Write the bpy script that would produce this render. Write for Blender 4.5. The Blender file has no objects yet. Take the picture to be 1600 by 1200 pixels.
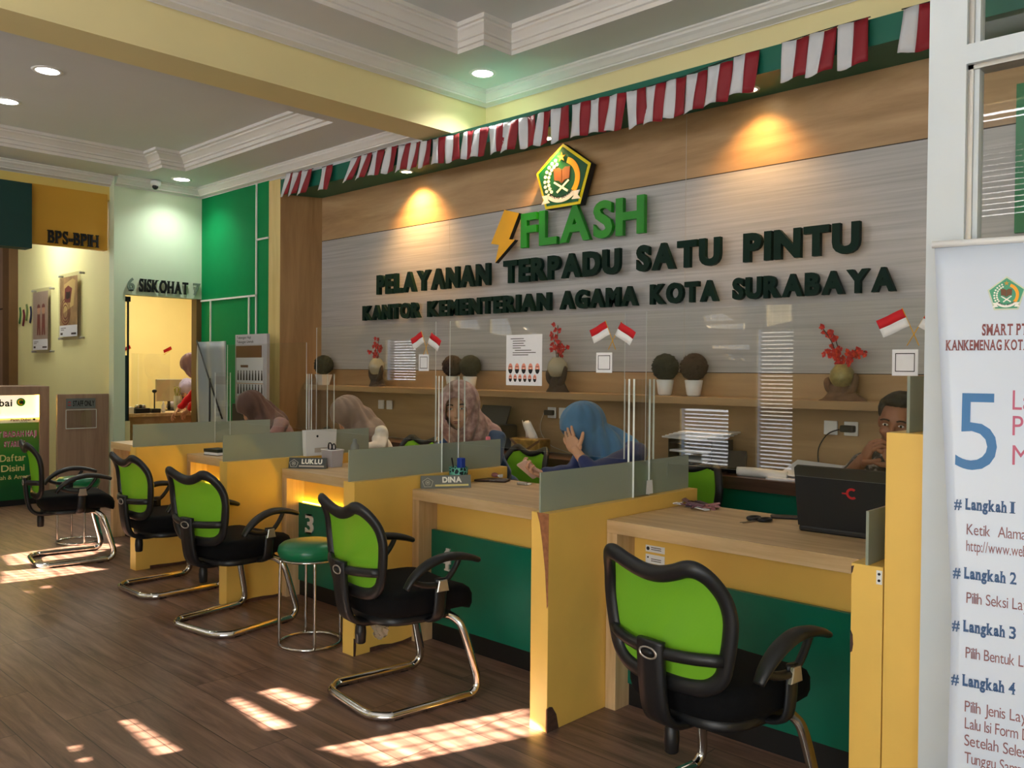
import bpy, bmesh, math, random
from mathutils import Vector, Matrix, noise
random.seed(7)
scene = bpy.context.scene
COL = scene.collection
PI = math.pi

# ------------------------------------------------------------------ camera
YAW, PITCH, ROLL = -0.762158483, -0.0152796474, 0.00893202986
cy, sy, cp, sp = math.cos(YAW), math.sin(YAW), math.cos(PITCH), math.sin(PITCH)
FWD = Vector((sy*cp, cy*cp, sp)); r0 = Vector((cy, -sy, 0)); u0 = r0.cross(FWD)
RGT = (r0*math.cos(ROLL) + u0*math.sin(ROLL)).normalized(); UPV = RGT.cross(FWD)
cam_d = bpy.data.cameras.new('camera'); cam = bpy.data.objects.new('camera', cam_d); COL.objects.link(cam)
mw = Matrix((RGT, UPV, -FWD)).transposed().to_4x4(); mw.translation = Vector((0, 0, 1.42))
cam.matrix_world = mw
cam_d.sensor_fit = 'HORIZONTAL'; cam_d.sensor_width = 36.0; cam_d.lens = 1347.745/1600*36
cam_d.clip_start = .05; cam_d.clip_end = 200
scene.camera = cam

# ------------------------------------------------------------------ world, sun, daylight, exposure
scene.view_settings.view_transform = 'Standard'; scene.view_settings.look = 'None'
scene.view_settings.gamma = 1.0; scene.view_settings.use_curve_mapping = False
scene.view_settings.exposure = -0.08
world = bpy.data.worlds.new('world'); scene.world = world; world.use_nodes = True
wn = world.node_tree; wn.nodes.clear()
wo = wn.nodes.new('ShaderNodeOutputWorld'); wb = wn.nodes.new('ShaderNodeBackground')
wb.inputs[0].default_value = (0.62, 0.78, 1.0, 1); wb.inputs[1].default_value = 1.6
wn.links.new(wb.outputs[0], wo.inputs[0])

def light(name, kind, loc, energy, color=(1, 1, 1), direction=None, **kw):
    d = bpy.data.lights.new(name, kind); d.energy = energy; d.color = color
    for k, v in kw.items(): setattr(d, k, v)
    o = bpy.data.objects.new(name, d); COL.objects.link(o); o.location = loc
    if direction is not None: o.rotation_euler = Vector(direction).to_track_quat('-Z', 'Y').to_euler()
    return o
SUN_EL = math.radians(26)
SUN_DIR = Vector((.361, .9326, 0))*math.cos(SUN_EL) + Vector((0, 0, -math.sin(SUN_EL)))
light('sun', 'SUN', (-6, -8, 6), 110.0, (1.0, .82, .66), SUN_DIR, angle=.006)
# daylight from shaded windows and the entrance behind the camera, with added fill
light('added_fill_far', 'AREA', (-9.0, -1.99, 2.95), 280, (.98, .98, 1.0), (0, 1, -.35), shape='RECTANGLE', size=6.0, size_y=.75)  # made-up high light band, lifts the ambient level
light('added_fill_near', 'AREA', (-2.6, -1.99, 2.95), 270, (.98, .98, 1.0), (0, 1, -.35), shape='RECTANGLE', size=5.6, size_y=.75)  # second half of the added ambient band
light('window_daylight_far', 'AREA', (-9.95, -1.99, 1.56), 14, (.97, .98, 1.0), (0, 1, 0), shape='RECTANGLE', size=.8, size_y=.7)
light('window_daylight_mid', 'AREA', (-4.86, -1.99, .73), 10, (.97, .98, 1.0), (0, 1, 0), shape='RECTANGLE', size=.7, size_y=.7)
light('window_daylight_near', 'AREA', (-4.05, -1.99, 1.16), 11, (.97, .98, 1.0), (0, 1, 0), shape='RECTANGLE', size=.5, size_y=1.5)
light('added_fill_side', 'AREA', (-.65, -1.95, 1.35), 62, (.95, .97, 1.0), (-.1, 1, 0), shape='RECTANGLE', size=1.5, size_y=2.0)  # added window light, brightens the nearest chair and desk
light('entrance_daylight', 'AREA', (1.5, -1.95, 1.3), 45, (.80, .90, 1.0), (-.15, 1, 0), shape='RECTANGLE', size=1.9, size_y=2.3)

# ------------------------------------------------------------------ materials
def lin(c):
    def f(v):
        v /= 255.0
        return v/12.92 if v <= .04045 else ((v+.055)/1.055)**2.4
    return (f(c[0]), f(c[1]), f(c[2]), 1.0)
def newmat(name):
    m = bpy.data.materials.new(name); m.use_nodes = True
    nt = m.node_tree; b = nt.nodes['Principled BSDF']
    return m, nt, b
def setin(b, k, v):
    if k in b.inputs: b.inputs[k].default_value = v
def mat(name, c, rough=.5, metal=0.0, vary=.06, scale=6.0, bump=0.0, spec=.5, sheen=0.0):
    m, nt, b = newmat(name)
    col = lin(c); setin(b, 'Roughness', rough); setin(b, 'Metallic', metal); setin(b, 'Specular IOR Level', spec)
    if sheen: setin(b, 'Sheen Weight', sheen)
    tc = nt.nodes.new('ShaderNodeTexCoord'); nz = nt.nodes.new('ShaderNodeTexNoise')
    nz.inputs['Scale'].default_value = scale; nz.inputs['Detail'].default_value = 4
    nt.links.new(tc.outputs['Object'], nz.inputs['Vector'])
    rp = nt.nodes.new('ShaderNodeValToRGB')
    rp.color_ramp.elements[0].position = .3; rp.color_ramp.elements[1].position = .7
    rp.color_ramp.elements[0].color = tuple(x*(1-vary) for x in col[:3])+(1,)
    rp.color_ramp.elements[1].color = tuple(min(1, x*(1+vary)) for x in col[:3])+(1,)
    nt.links.new(nz.outputs['Fac'], rp.inputs['Fac']); nt.links.new(rp.outputs['Color'], b.inputs['Base Color'])
    if bump:
        bp = nt.nodes.new('ShaderNodeBump'); bp.inputs['Strength'].default_value = bump; bp.inputs['Distance'].default_value = .004
        n2 = nt.nodes.new('ShaderNodeTexNoise'); n2.inputs['Scale'].default_value = scale*14; n2.inputs['Detail'].default_value = 3
        nt.links.new(tc.outputs['Object'], n2.inputs['Vector'])
        nt.links.new(n2.outputs['Fac'], bp.inputs['Height']); nt.links.new(bp.outputs['Normal'], b.inputs['Normal'])
    return m
def wood(name, c1, c2, axis='X', scale=1.0, rough=.45, stretch=14.0, c3=None):
    """long streaky grain along one axis"""
    m, nt, b = newmat(name); setin(b, 'Roughness', rough)
    tc = nt.nodes.new('ShaderNodeTexCoord'); mp = nt.nodes.new('ShaderNodeMapping')
    s = [stretch*scale]*3; s['XYZ'.index(axis)] = scale
    mp.inputs['Scale'].default_value = s
    nt.links.new(tc.outputs['Object'], mp.inputs['Vector'])
    nz = nt.nodes.new('ShaderNodeTexNoise'); nz.inputs['Scale'].default_value = 1.2; nz.inputs['Detail'].default_value = 7; nz.inputs['Roughness'].default_value = .62; nz.inputs['Distortion'].default_value = .5
    nt.links.new(mp.outputs[0], nz.inputs['Vector'])
    rp = nt.nodes.new('ShaderNodeValToRGB'); e = rp.color_ramp.elements
    e[0].position = .32; e[1].position = .68; e[0].color = lin(c1); e[1].color = lin(c2)
    if c3:
        x = e.new(.5); x.color = lin(c3)
    nt.links.new(nz.outputs['Fac'], rp.inputs['Fac']); nt.links.new(rp.outputs['Color'], b.inputs['Base Color'])
    bp = nt.nodes.new('ShaderNodeBump'); bp.inputs['Strength'].default_value = .06; bp.inputs['Distance'].default_value = .002
    nt.links.new(nz.outputs['Fac'], bp.inputs['Height']); nt.links.new(bp.outputs['Normal'], b.inputs['Normal'])
    return m
def floor_mat():
    m, nt, b = newmat('vinyl plank floor'); setin(b, 'Roughness', .38)
    tc = nt.nodes.new('ShaderNodeTexCoord'); mp = nt.nodes.new('ShaderNodeMapping')
    nt.links.new(tc.outputs['Object'], mp.inputs['Vector'])
    br = nt.nodes.new('ShaderNodeTexBrick'); br.offset = .37; br.offset_frequency = 3
    br.inputs['Scale'].default_value = 1.0; br.inputs['Brick Width'].default_value = 1.22; br.inputs['Row Height'].default_value = .18
    br.inputs['Mortar Size'].default_value = .0018; br.inputs['Mortar Smooth'].default_value = .2; br.inputs['Bias'].default_value = 0
    br.inputs['Color1'].default_value = (0, 0, 0, 1); br.inputs['Color2'].default_value = (1, 1, 1, 1); br.inputs['Mortar'].default_value = (.5, .5, .5, 1)
    nt.links.new(mp.outputs[0], br.inputs['Vector'])
    # streaky grain along X
    m2 = nt.nodes.new('ShaderNodeMapping'); m2.inputs['Scale'].default_value = (1.1, 13, 1)
    nt.links.new(tc.outputs['Object'], m2.inputs['Vector'])
    ad = nt.nodes.new('ShaderNodeVectorMath'); ad.operation = 'ADD'
    sc = nt.nodes.new('ShaderNodeVectorMath'); sc.operation = 'SCALE'; sc.inputs['Scale'].default_value = 7.0
    nt.links.new(br.outputs['Color'], sc.inputs[0]); nt.links.new(m2.outputs[0], ad.inputs[0]); nt.links.new(sc.outputs[0], ad.inputs[1])
    nz = nt.nodes.new('ShaderNodeTexNoise'); nz.inputs['Scale'].default_value = 1.6; nz.inputs['Detail'].default_value = 8; nz.inputs['Roughness'].default_value = .65; nz.inputs['Distortion'].default_value = .6
    nt.links.new(ad.outputs[0], nz.inputs['Vector'])
    rp = nt.nodes.new('ShaderNodeValToRGB'); e = rp.color_ramp.elements
    e[0].position = .30; e[0].color = lin((84, 63, 54)); e[1].position = .72; e[1].color = lin((160, 127, 110))
    x = e.new(.5); x.color = lin((128, 99, 85))
    nt.links.new(nz.outputs['Fac'], rp.inputs['Fac'])
    tone = nt.nodes.new('ShaderNodeMixRGB'); tone.blend_type = 'MULTIPLY'; tone.inputs['Fac'].default_value = .5
    r2 = nt.nodes.new('ShaderNodeValToRGB'); r2.color_ramp.elements[0].color = (.62, .60, .60, 1); r2.color_ramp.elements[1].color = (1, 1, 1, 1)
    nt.links.new(br.outputs['Color'], r2.inputs['Fac'])
    nt.links.new(rp.outputs['Color'], tone.inputs[1]); nt.links.new(r2.outputs['Color'], tone.inputs[2])
    mor = nt.nodes.new('ShaderNodeMixRGB'); mor.inputs[2].default_value = lin((46, 33, 28))
    nt.links.new(br.outputs['Fac'], mor.inputs['Fac']); nt.links.new(tone.outputs[0], mor.inputs[1])
    nt.links.new(mor.outputs[0], b.inputs['Base Color'])
    bp = nt.nodes.new('ShaderNodeBump'); bp.inputs['Strength'].default_value = .10; bp.inputs['Distance'].default_value = .002
    nt.links.new(nz.outputs['Fac'], bp.inputs['Height']); nt.links.new(bp.outputs['Normal'], b.inputs['Normal'])
    return m
def sheet_mat(name, tint, trans, rough=.03, diffuse=None, ior=1.45):
    """thin clear or frosted sheet: lets light straight through, mirrors by Fresnel"""
    m = bpy.data.materials.new(name); m.use_nodes = True; nt = m.node_tree; nt.nodes.clear()
    out = nt.nodes.new('ShaderNodeOutputMaterial'); tr = nt.nodes.new('ShaderNodeBsdfTransparent'); tr.inputs[0].default_value = tint
    gl = nt.nodes.new('ShaderNodeBsdfGlossy'); gl.inputs['Roughness'].default_value = rough; gl.inputs[0].default_value = (1, 1, 1, 1)
    # Fresnel by Schlick, the same on both faces of the sheet
    ge = nt.nodes.new('ShaderNodeNewGeometry'); dt = nt.nodes.new('ShaderNodeVectorMath'); dt.operation = 'DOT_PRODUCT'
    nt.links.new(ge.outputs['Incoming'], dt.inputs[0]); nt.links.new(ge.outputs['Normal'], dt.inputs[1])
    def mth(op, a, b=None):
        n = nt.nodes.new('ShaderNodeMath'); n.operation = op
        for k, v in ((0, a), (1, b)):
            if v is None: continue
            if isinstance(v, (int, float)): n.inputs[k].default_value = v
            else: nt.links.new(v, n.inputs[k])
        return n.outputs[0]
    c_ = mth('ABSOLUTE', dt.outputs['Value']); p5 = mth('POWER', mth('SUBTRACT', 1.0, c_), 5.0)
    f0 = ((ior-1)/(ior+1))**2; fres = mth('MULTIPLY_ADD', p5, 1-f0); fres.node.inputs[2].default_value = f0
    base = tr
    if diffuse is not None:
        df = nt.nodes.new('ShaderNodeBsdfDiffuse'); df.inputs[0].default_value = diffuse
        tl = nt.nodes.new('ShaderNodeBsdfTranslucent'); tl.inputs[0].default_value = diffuse
        m0 = nt.nodes.new('ShaderNodeMixShader'); m0.inputs[0].default_value = .3
        nt.links.new(df.outputs[0], m0.inputs[1]); nt.links.new(tl.outputs[0], m0.inputs[2])
        mx = nt.nodes.new('ShaderNodeMixShader'); mx.inputs[0].default_value = trans
        nt.links.new(m0.outputs[0], mx.inputs[1]); nt.links.new(tr.outputs[0], mx.inputs[2]); base = mx
    m2 = nt.nodes.new('ShaderNodeMixShader')
    nt.links.new(fres, m2.inputs[0]); nt.links.new(base.outputs[0], m2.inputs[1]); nt.links.new(gl.outputs[0], m2.inputs[2])
    nt.links.new(m2.outputs[0], out.inputs[0])
    return m
def mesh_fabric(name, c):
    m = bpy.data.materials.new(name); m.use_nodes = True; nt = m.node_tree; nt.nodes.clear()
    out = nt.nodes.new('ShaderNodeOutputMaterial')
    tc = nt.nodes.new('ShaderNodeTexCoord')
    w1 = nt.nodes.new('ShaderNodeTexWave'); w1.bands_direction = 'X'; w1.inputs['Scale'].default_value = 90
    w2 = nt.nodes.new('ShaderNodeTexWave'); w2.bands_direction = 'Z'; w2.inputs['Scale'].default_value = 90
    for w in (w1, w2): nt.links.new(tc.outputs['Object'], w.inputs['Vector'])
    mu = nt.nodes.new('ShaderNodeMath'); mu.operation = 'MULTIPLY'
    nt.links.new(w1.outputs['Fac'], mu.inputs[0]); nt.links.new(w2.outputs['Fac'], mu.inputs[1])
    rp = nt.nodes.new('ShaderNodeValToRGB'); col = lin(c)
    rp.color_ramp.elements[0].color = tuple(x*1.08 for x in col[:3])+(1,); rp.color_ramp.elements[1].color = tuple(x*.78 for x in col[:3])+(1,)
    nt.links.new(mu.outputs[0], rp.inputs[0])
    df = nt.nodes.new('ShaderNodeBsdfDiffuse'); tl = nt.nodes.new('ShaderNodeBsdfTranslucent'); tr = nt.nodes.new('ShaderNodeBsdfTransparent')
    nt.links.new(rp.outputs[0], df.inputs[0]); nt.links.new(rp.outputs[0], tl.inputs[0])
    a = nt.nodes.new('ShaderNodeMixShader'); a.inputs[0].default_value = .35
    nt.links.new(df.outputs[0], a.inputs[1]); nt.links.new(tl.outputs[0], a.inputs[2])
    b = nt.nodes.new('ShaderNodeMixShader'); b.inputs[0].default_value = .08
    nt.links.new(a.outputs[0], b.inputs[1]); nt.links.new(tr.outputs[0], b.inputs[2]); nt.links.new(b.outputs[0], out.inputs[0])
    return m
def emit_mat(name, c, s):
    m, nt, b = newmat(name); setin(b, 'Base Color', lin(c)); setin(b, 'Emission Color', lin(c)); setin(b, 'Emission Strength', s)
    return m
def cloth_mat(name, c, pattern=None, rough=.85):
    m, nt, b = newmat(name); setin(b, 'Roughness', rough); setin(b, 'Specular IOR Level', .2); setin(b, 'Sheen Weight', .25)
    tc = nt.nodes.new('ShaderNodeTexCoord'); nz = nt.nodes.new('ShaderNodeTexNoise'); nz.inputs['Scale'].default_value = 9 if not pattern else 26
    nz.inputs['Detail'].default_value = 3
    nt.links.new(tc.outputs['Object'], nz.inputs['Vector'])
    rp = nt.nodes.new('ShaderNodeValToRGB'); e = rp.color_ramp.elements; col = lin(c)
    e[0].position = .35; e[1].position = .65
    e[0].color = tuple(x*.88 for x in col[:3])+(1,); e[1].color = tuple(min(1, x*1.1) for x in col[:3])+(1,)
    if pattern:
        e[0].color = lin(pattern[0]); e[1].color = lin(pattern[1]); x = e.new(.5); x.color = col
    nt.links.new(nz.outputs['Fac'], rp.inputs[0]); nt.links.new(rp.outputs[0], b.inputs['Base Color'])
    n2 = nt.nodes.new('ShaderNodeTexNoise'); n2.inputs['Scale'].default_value = 240
    nt.links.new(tc.outputs['Object'], n2.inputs['Vector'])
    bp = nt.nodes.new('ShaderNodeBump'); bp.inputs['Strength'].default_value = .15; bp.inputs['Distance'].default_value = .001
    nt.links.new(n2.outputs['Fac'], bp.inputs['Height']); nt.links.new(bp.outputs[0], b.inputs['Normal'])
    return m
M = {}
M['floor'] = floor_mat()
M['yellow'] = mat('yellow laminate', (240, 196, 98), .38, vary=.03)
M['chip'] = mat('bare particle board', (150, 96, 60), .8, vary=.25, scale=60)
M['chipdark'] = mat('dark bare board', (82, 56, 44), .8, vary=.25, scale=60)
M['green'] = mat('deep green laminate', (0, 104, 80), .35, vary=.05)
M['darkgreen'] = mat('dark teal green paint', (0, 96, 76), .45, vary=.04)
M['wallgreen'] = mat('emerald wall paint', (0, 130, 72), .6, vary=.03, spec=.12)
M['black'] = mat('black plastic', (22, 23, 25), .42, vary=.1)
M['shade'] = mat('grey sun blocker', (120, 124, 130), .8)
M['kick'] = mat('black plinth', (16, 15, 15), .5)
M['blackfab'] = mat('black upholstery', (10, 10, 12), .9, vary=.2, scale=30, bump=.3, spec=.2)
M['lime'] = mesh_fabric('lime mesh fabric', (138, 208, 58))
M['chrome'] = mat('chrome', (215, 213, 208), .14, 1.0, vary=.03)
M['steel'] = mat('brushed steel', (180, 178, 172), .32, 1.0, vary=.05)
M['badge'] = mat('badge silver', (205, 200, 190), .3, .8)
M['deskwood'] = wood('oak laminate desk', (190, 156, 110), (222, 192, 148), 'X', 1.2, .42)
M['deskwoodv'] = wood('oak laminate upright', (190, 156, 110), (222, 192, 148), 'Z', 1.2, .42)
M['wallwood'] = wood('honey oak wall laminate', (152, 118, 80), (196, 162, 120), 'X', .5, .4, 9, (176, 142, 100))
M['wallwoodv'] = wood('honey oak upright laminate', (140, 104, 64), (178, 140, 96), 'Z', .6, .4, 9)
M['wallwoodlow'] = wood('lower oak wall laminate', (150, 118, 80), (186, 154, 112), 'X', .5, .4, 9)
M['pilaster'] = wood('pale pilaster laminate', (206, 178, 112), (228, 204, 142), 'Z', .8, .4, 10)
M['grey'] = wood('silver grey streaked laminate', (164, 162, 160), (190, 188, 186), 'X', .8, .28, 60)
M['darkwood'] = wood('dark walnut laminate', (66, 48, 38), (92, 68, 54), 'X', 1, .3)
M['brownwood'] = wood('taupe oak laminate', (140, 112, 92), (164, 136, 114), 'Z', 1, .45)
M['seam'] = mat('dark seam', (60, 50, 40), .7)
M['seamlight'] = mat('light seam', (190, 180, 165), .6)
M['ceiling'] = mat('off white ceiling paint', (219, 221, 222), .8, vary=.02, scale=1.5)
M['moulding'] = mat('white plaster moulding', (226, 222, 216), .6, vary=.03, scale=4)
M['cream'] = mat('pale yellow wall paint', (236, 221, 164), .6, vary=.03, scale=1.5)
M['sidewall'] = mat('soft yellow side wall', (238, 232, 168), .6, vary=.03, scale=1.5)
M['upper'] = mat('yellow frieze paint', (230, 202, 112), .6, vary=.03, scale=1.5)
M['pale'] = mat('pale lime cream wall paint', (212, 226, 196), .6, vary=.03, scale=1.5)
M['paleyellow'] = mat('light yellow back room wall', (244, 222, 150), .6, vary=.03, scale=1.5)
M['ochre'] = mat('ochre bulkhead paint', (214, 160, 52), .55, vary=.03, scale=1.5)
M['bulkgreen'] = mat('dark bottle green bulkhead', (0, 58, 56), .5, vary=.04)
M['jamb'] = mat('brown jamb', (104, 74, 40), .5)
M['frost'] = sheet_mat('frosted grey green glass', (.80, .86, .80, 1), .12, .12, lin((178, 186, 170)))
M['clear'] = sheet_mat('clear acrylic', (.965, .975, .97, 1), 1, .01)
M['acedge'] = mat('cut acrylic edge', (232, 238, 232), .25, vary=.05)
M['white'] = mat('white plastic', (232, 232, 230), .4, vary=.02)
M['frame'] = mat('white powder coated frame', (208, 216, 220), .4, vary=.02)
M['paper'] = mat('white paper', (236, 236, 238), .7, vary=.02, scale=30)
M['lettergreen'] = mat('dark green letter board', (0, 36, 27), .55, vary=.05, spec=.2)
M['flashgreen'] = mat('bright green letter board', (20, 140, 20), .45, vary=.04)
M['gold'] = mat('golden yellow board', (236, 178, 8), .45, vary=.04)
M['emyellow'] = mat('emblem yellow', (250, 226, 20), .4)
M['emgreen'] = mat('emblem green', (0, 84, 48), .35)
M['emwhite'] = mat('emblem white', (246, 244, 232), .5)
M['embrown'] = mat('emblem brown book', (112, 70, 34), .5)
M['emorange'] = mat('emblem orange', (250, 170, 20), .45)
M['emgold'] = mat('emblem gold star', (206, 160, 60), .4)
M['red'] = mat('flag red cloth', (206, 22, 34), .75, vary=.08)
M['flagwhite'] = mat('flag white cloth', (238, 238, 238), .75, vary=.04)
M['deepred'] = mat('bunting red cloth', (136, 12, 28), .6, vary=.1)
M['bunwhite'] = mat('bunting white cloth', (204, 206, 210), .6, vary=.05)
M['skin'] = mat('skin', (216, 164, 132), .5, vary=.05, scale=14)
M['skindark'] = mat('tan skin', (150, 98, 72), .5, vary=.05, scale=14)
M['ink'] = mat('black ink', (14, 13, 15), .6)
M['led'] = emit_mat('warm led strip', (255, 214, 60), 30)
M['lamp'] = emit_mat('downlight lens', (255, 250, 240), 22)
M['lampwarm'] = emit_mat('warm spot lens', (255, 232, 190), 20)
# ------------------------------------------------------------------ mesh helpers
class MB:
    """collects faces (with material slots) and links them as one mesh object"""
    def __init__(s): s.v = []; s.f = []; s.mi = []; s.sm = []; s.mats = []
    def slot(s, m):
        if m not in s.mats: s.mats.append(m)
        return s.mats.index(m)
    def add(s, verts, faces, m, smooth=False):
        o = len(s.v); k = s.slot(m)
        s.v += [tuple(p) for p in verts]
        for f in faces: s.f.append([i+o for i in f]); s.mi.append(k); s.sm.append(smooth)
        return s
    def box(s, x0, y0, z0, x1, y1, z1, m):
        V = [(x, y, z) for x in (x0, x1) for y in (y0, y1) for z in (z0, z1)]
        F = [(0, 1, 3, 2), (4, 6, 7, 5), (0, 4, 5, 1), (2, 3, 7, 6), (0, 2, 6, 4), (1, 5, 7, 3)]
        return s.add(V, F, m)
    def obox(s, c, ax, ay, az, m):
        """oriented box: centre and three half-vectors"""
        c = Vector(c); ax, ay, az = Vector(ax), Vector(ay), Vector(az)
        V = [c+ax*i+ay*j+az*k for i in (-1, 1) for j in (-1, 1) for k in (-1, 1)]
        F = [(0, 1, 3, 2), (4, 6, 7, 5), (0, 4, 5, 1), (2, 3, 7, 6), (0, 2, 6, 4), (1, 5, 7, 3)]
        return s.add(V, F, m)
    def rbox(s, x0, y0, z0, x1, y1, z1, r, m, n=3):
        """box rounded in plan and softened at its top and bottom edges"""
        r = min(r, (x1-x0)/2-1e-4, (y1-y0)/2-1e-4); e = min(r*.6, (z1-z0)/2-1e-4)
        def ring(ins, z):
            rr = max(r-ins, 1e-4); P = []
            for cx, cy_, a0 in ((x1-r, y1-r, 0), (x0+r, y1-r, 90), (x0+r, y0+r, 180), (x1-r, y0+r, 270)):
                for i in range(n+1):
                    a = math.radians(a0+90*i/n); P.append((cx+rr*math.cos(a), cy_+rr*math.sin(a), z))
            return P
        rings = [ring(e, z0), ring(e*.3, z0+e*.3), ring(0, z0+e), ring(0, z1-e), ring(e*.3, z1-e*.3), ring(e, z1)]
        return s.loft(rings, m, smooth=False)
    def loft(s, rings, m, closed=True, caps=True, smooth=True):
        n = len(rings[0]); V = [p for r in rings for p in r]; F = []
        for i in range(len(rings)-1):
            for j in range(n if closed else n-1):
                a = i*n+j; b = i*n+(j+1) % n
                F.append((a, b, b+n, a+n))
        if caps and closed:
            F.append(tuple(reversed(range(n)))); F.append(tuple((len(rings)-1)*n+j for j in range(n)))
        return s.add(V, F, m, smooth)
    def cyl(s, p0, p1, r0, m, r1=None, n=16, smooth=True):
        return s.sweep([p0, p1], r0, m, r1=r1, n=n, smooth=smooth)
    def sweep(s, path, r, m, ry=None, r1=None, n=10, closed=False, up=None, smooth=True, square=0.0):
        """tube of elliptic section along a path; r may be a list (per point); ry = second radius"""
        P = [Vector(p) for p in path]; k = len(P); rings = []; prev = None
        for i in range(k):
            if closed: t = (P[(i+1) % k]-P[i-1])
            else: t = P[min(i+1, k-1)]-P[max(i-1, 0)]
            if t.length < 1e-9: t = Vector((0, 0, 1))
            t.normalize()
            if up is not None: a = Vector(up)-t*Vector(up).dot(t)
            elif prev is not None: a = prev-t*prev.dot(t)
            else: a = (Vector((0, 0, 1)) if abs(t.z) < .9 else Vector((1, 0, 0))); a = a-t*a.dot(t)
            if a.length < 1e-6: a = Vector((1, 0, 0))-t*t.x
            a.normalize(); prev = a; b = t.cross(a)
            ra = r[i] if isinstance(r, (list, tuple)) else (r if r1 is None else r+(r1-r)*i/(k-1))
            rb = ra if ry is None else (ry[i] if isinstance(ry, (list, tuple)) else ry)
            ring = []
            for j in range(n):
                th = 2*PI*j/n+PI/n
                c_, s_ = math.cos(th), math.sin(th)
                if square:
                    q = max(abs(c_), abs(s_)); f = 1/(q**square); c_, s_ = c_*f, s_*f
                    c_ = max(-1, min(1, c_)); s_ = max(-1, min(1, s_))
                ring.append(P[i]+a*(ra*c_)+b*(rb*s_))
            rings.append(ring)
        if closed: rings.append(rings[0])
        return s.loft(rings, m, caps=not closed, smooth=smooth)
    def lathe(s, prof, c, m, n=24, smooth=True, caps=True):
        c = Vector(c)
        rings = [[c+Vector((r*math.cos(2*PI*j/n), r*math.sin(2*PI*j/n), z)) for j in range(n)] for r, z in prof]
        return s.loft(rings, m, smooth=smooth, caps=caps)
    def ball(s, c, rx, ry, rz, m, n=16, k=10, bump=0.0):
        rings = []; c = Vector(c)
        for i in range(k+1):
            t = PI*i/k; z = -math.cos(t); q = max(math.sin(t), .01)
            ring = []
            for j in range(n):
                d = Vector((q*math.cos(2*PI*j/n), q*math.sin(2*PI*j/n), z))
                f = 1+(random.uniform(-bump, bump) if bump else 0)
                ring.append(c+Vector((d.x*rx*f, d.y*ry*f, d.z*rz*f)))
            rings.append(ring)
        return s.loft(rings, m)
    def prism(s, poly, O, ux, uz, nrm, d0, d1, m, mside=None):
        """2-D polygon in the frame (O, ux, uz) pushed from d0 to d1 along nrm"""
        O, ux, uz, nrm = Vector(O), Vector(ux), Vector(uz), Vector(nrm)
        n = len(poly)
        A = [O+ux*p[0]+uz*p[1]+nrm*d0 for p in poly]; B = [O+ux*p[0]+uz*p[1]+nrm*d1 for p in poly]
        s.add(B, [tuple(range(n))], m); s.add(A, [tuple(reversed(range(n)))], m)
        s.add(A+B, [(i, (i+1) % n, n+(i+1) % n, n+i) for i in range(n)], mside or m)
        return s
    def build(s, name, parent=None, world=False, bevel=0.0, recalc=True, kind=None):
        me = bpy.data.meshes.new(name)
        off = Vector(parent['_w']) if (parent is not None and world) else Vector((0, 0, 0))
        me.from_pydata([tuple(Vector(v)-off) for v in s.v], [], s.f)
        for m in s.mats: me.materials.append(m)
        me.polygons.foreach_set('material_index', s.mi); me.polygons.foreach_set('use_smooth', s.sm)
        if recalc:
            bm = bmesh.new(); bm.from_mesh(me); bmesh.ops.remove_doubles(bm, verts=bm.verts, dist=1e-5) if recalc == 'weld' else None
            bmesh.ops.recalc_face_normals(bm, faces=bm.faces); bm.to_mesh(me); bm.free()
        me.update()
        o = bpy.data.objects.new(name, me); COL.objects.link(o)
        if parent is not None: o.parent = parent
        if bevel:
            b = o.modifiers.new('bevel', 'BEVEL'); b.width = bevel; b.segments = 2; b.limit_method = 'ANGLE'; b.angle_limit = math.radians(40)
        if kind: o['kind'] = kind
        return o
def thing(name, label, cat, loc=(0, 0, 0), rotz=0.0, group=None):
    o = bpy.data.objects.new(name, None); COL.objects.link(o); o.empty_display_size = .05
    o.location = loc; o.rotation_euler = (0, 0, rotz); o['_w'] = tuple(loc)
    o['label'] = label; o['category'] = cat
    if group: o['group'] = group
    return o
def tag(o, label, cat, group=None, kind=None):
    o['label'] = label; o['category'] = cat
    if group: o['group'] = group
    if kind: o['kind'] = kind
    return o
def struct(o): o['kind'] = 'structure'; return o
def dup(root, loc, rotz, label, group=None):
    r = root.copy(); COL.objects.link(r); r.location = loc; r.rotation_euler = (0, 0, rotz); r['label'] = label
    if group: r['group'] = group
    for ch in list(root.children):
        c = ch.copy(); COL.objects.link(c); c.parent = r
        for g in list(ch.children):
            d = g.copy(); COL.objects.link(d); d.parent = c
    return r
# ---- lettering
_glyph = {}
def glyph(ch, bold=0.0, ext=0.0):
    key = (ch, bold, ext)
    if key not in _glyph:
        cu = bpy.data.curves.new('glyph', 'FONT'); cu.body = ch; cu.size = 1.0; cu.offset = bold; cu.resolution_u = 4
        cu.extrude = ext
        ob = bpy.data.objects.new('glyph', cu); COL.objects.link(ob)
        bpy.context.view_layer.update()
        me = bpy.data.meshes.new_from_object(ob.evaluated_get(bpy.context.evaluated_depsgraph_get()))
        V = [tuple(v.co) for v in me.vertices]; F = [tuple(p.vertices) for p in me.polygons]
        E = [tuple(e.vertices) for e in me.edges]
        bpy.data.objects.remove(ob); bpy.data.curves.remove(cu); bpy.data.meshes.remove(me)
        xs = [v[0] for v in V] or [0]; ys = [v[1] for v in V] or [0]
        _glyph[key] = (V, F, E, min(xs), max(xs), min(ys), max(ys))
    return _glyph[key]
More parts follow.
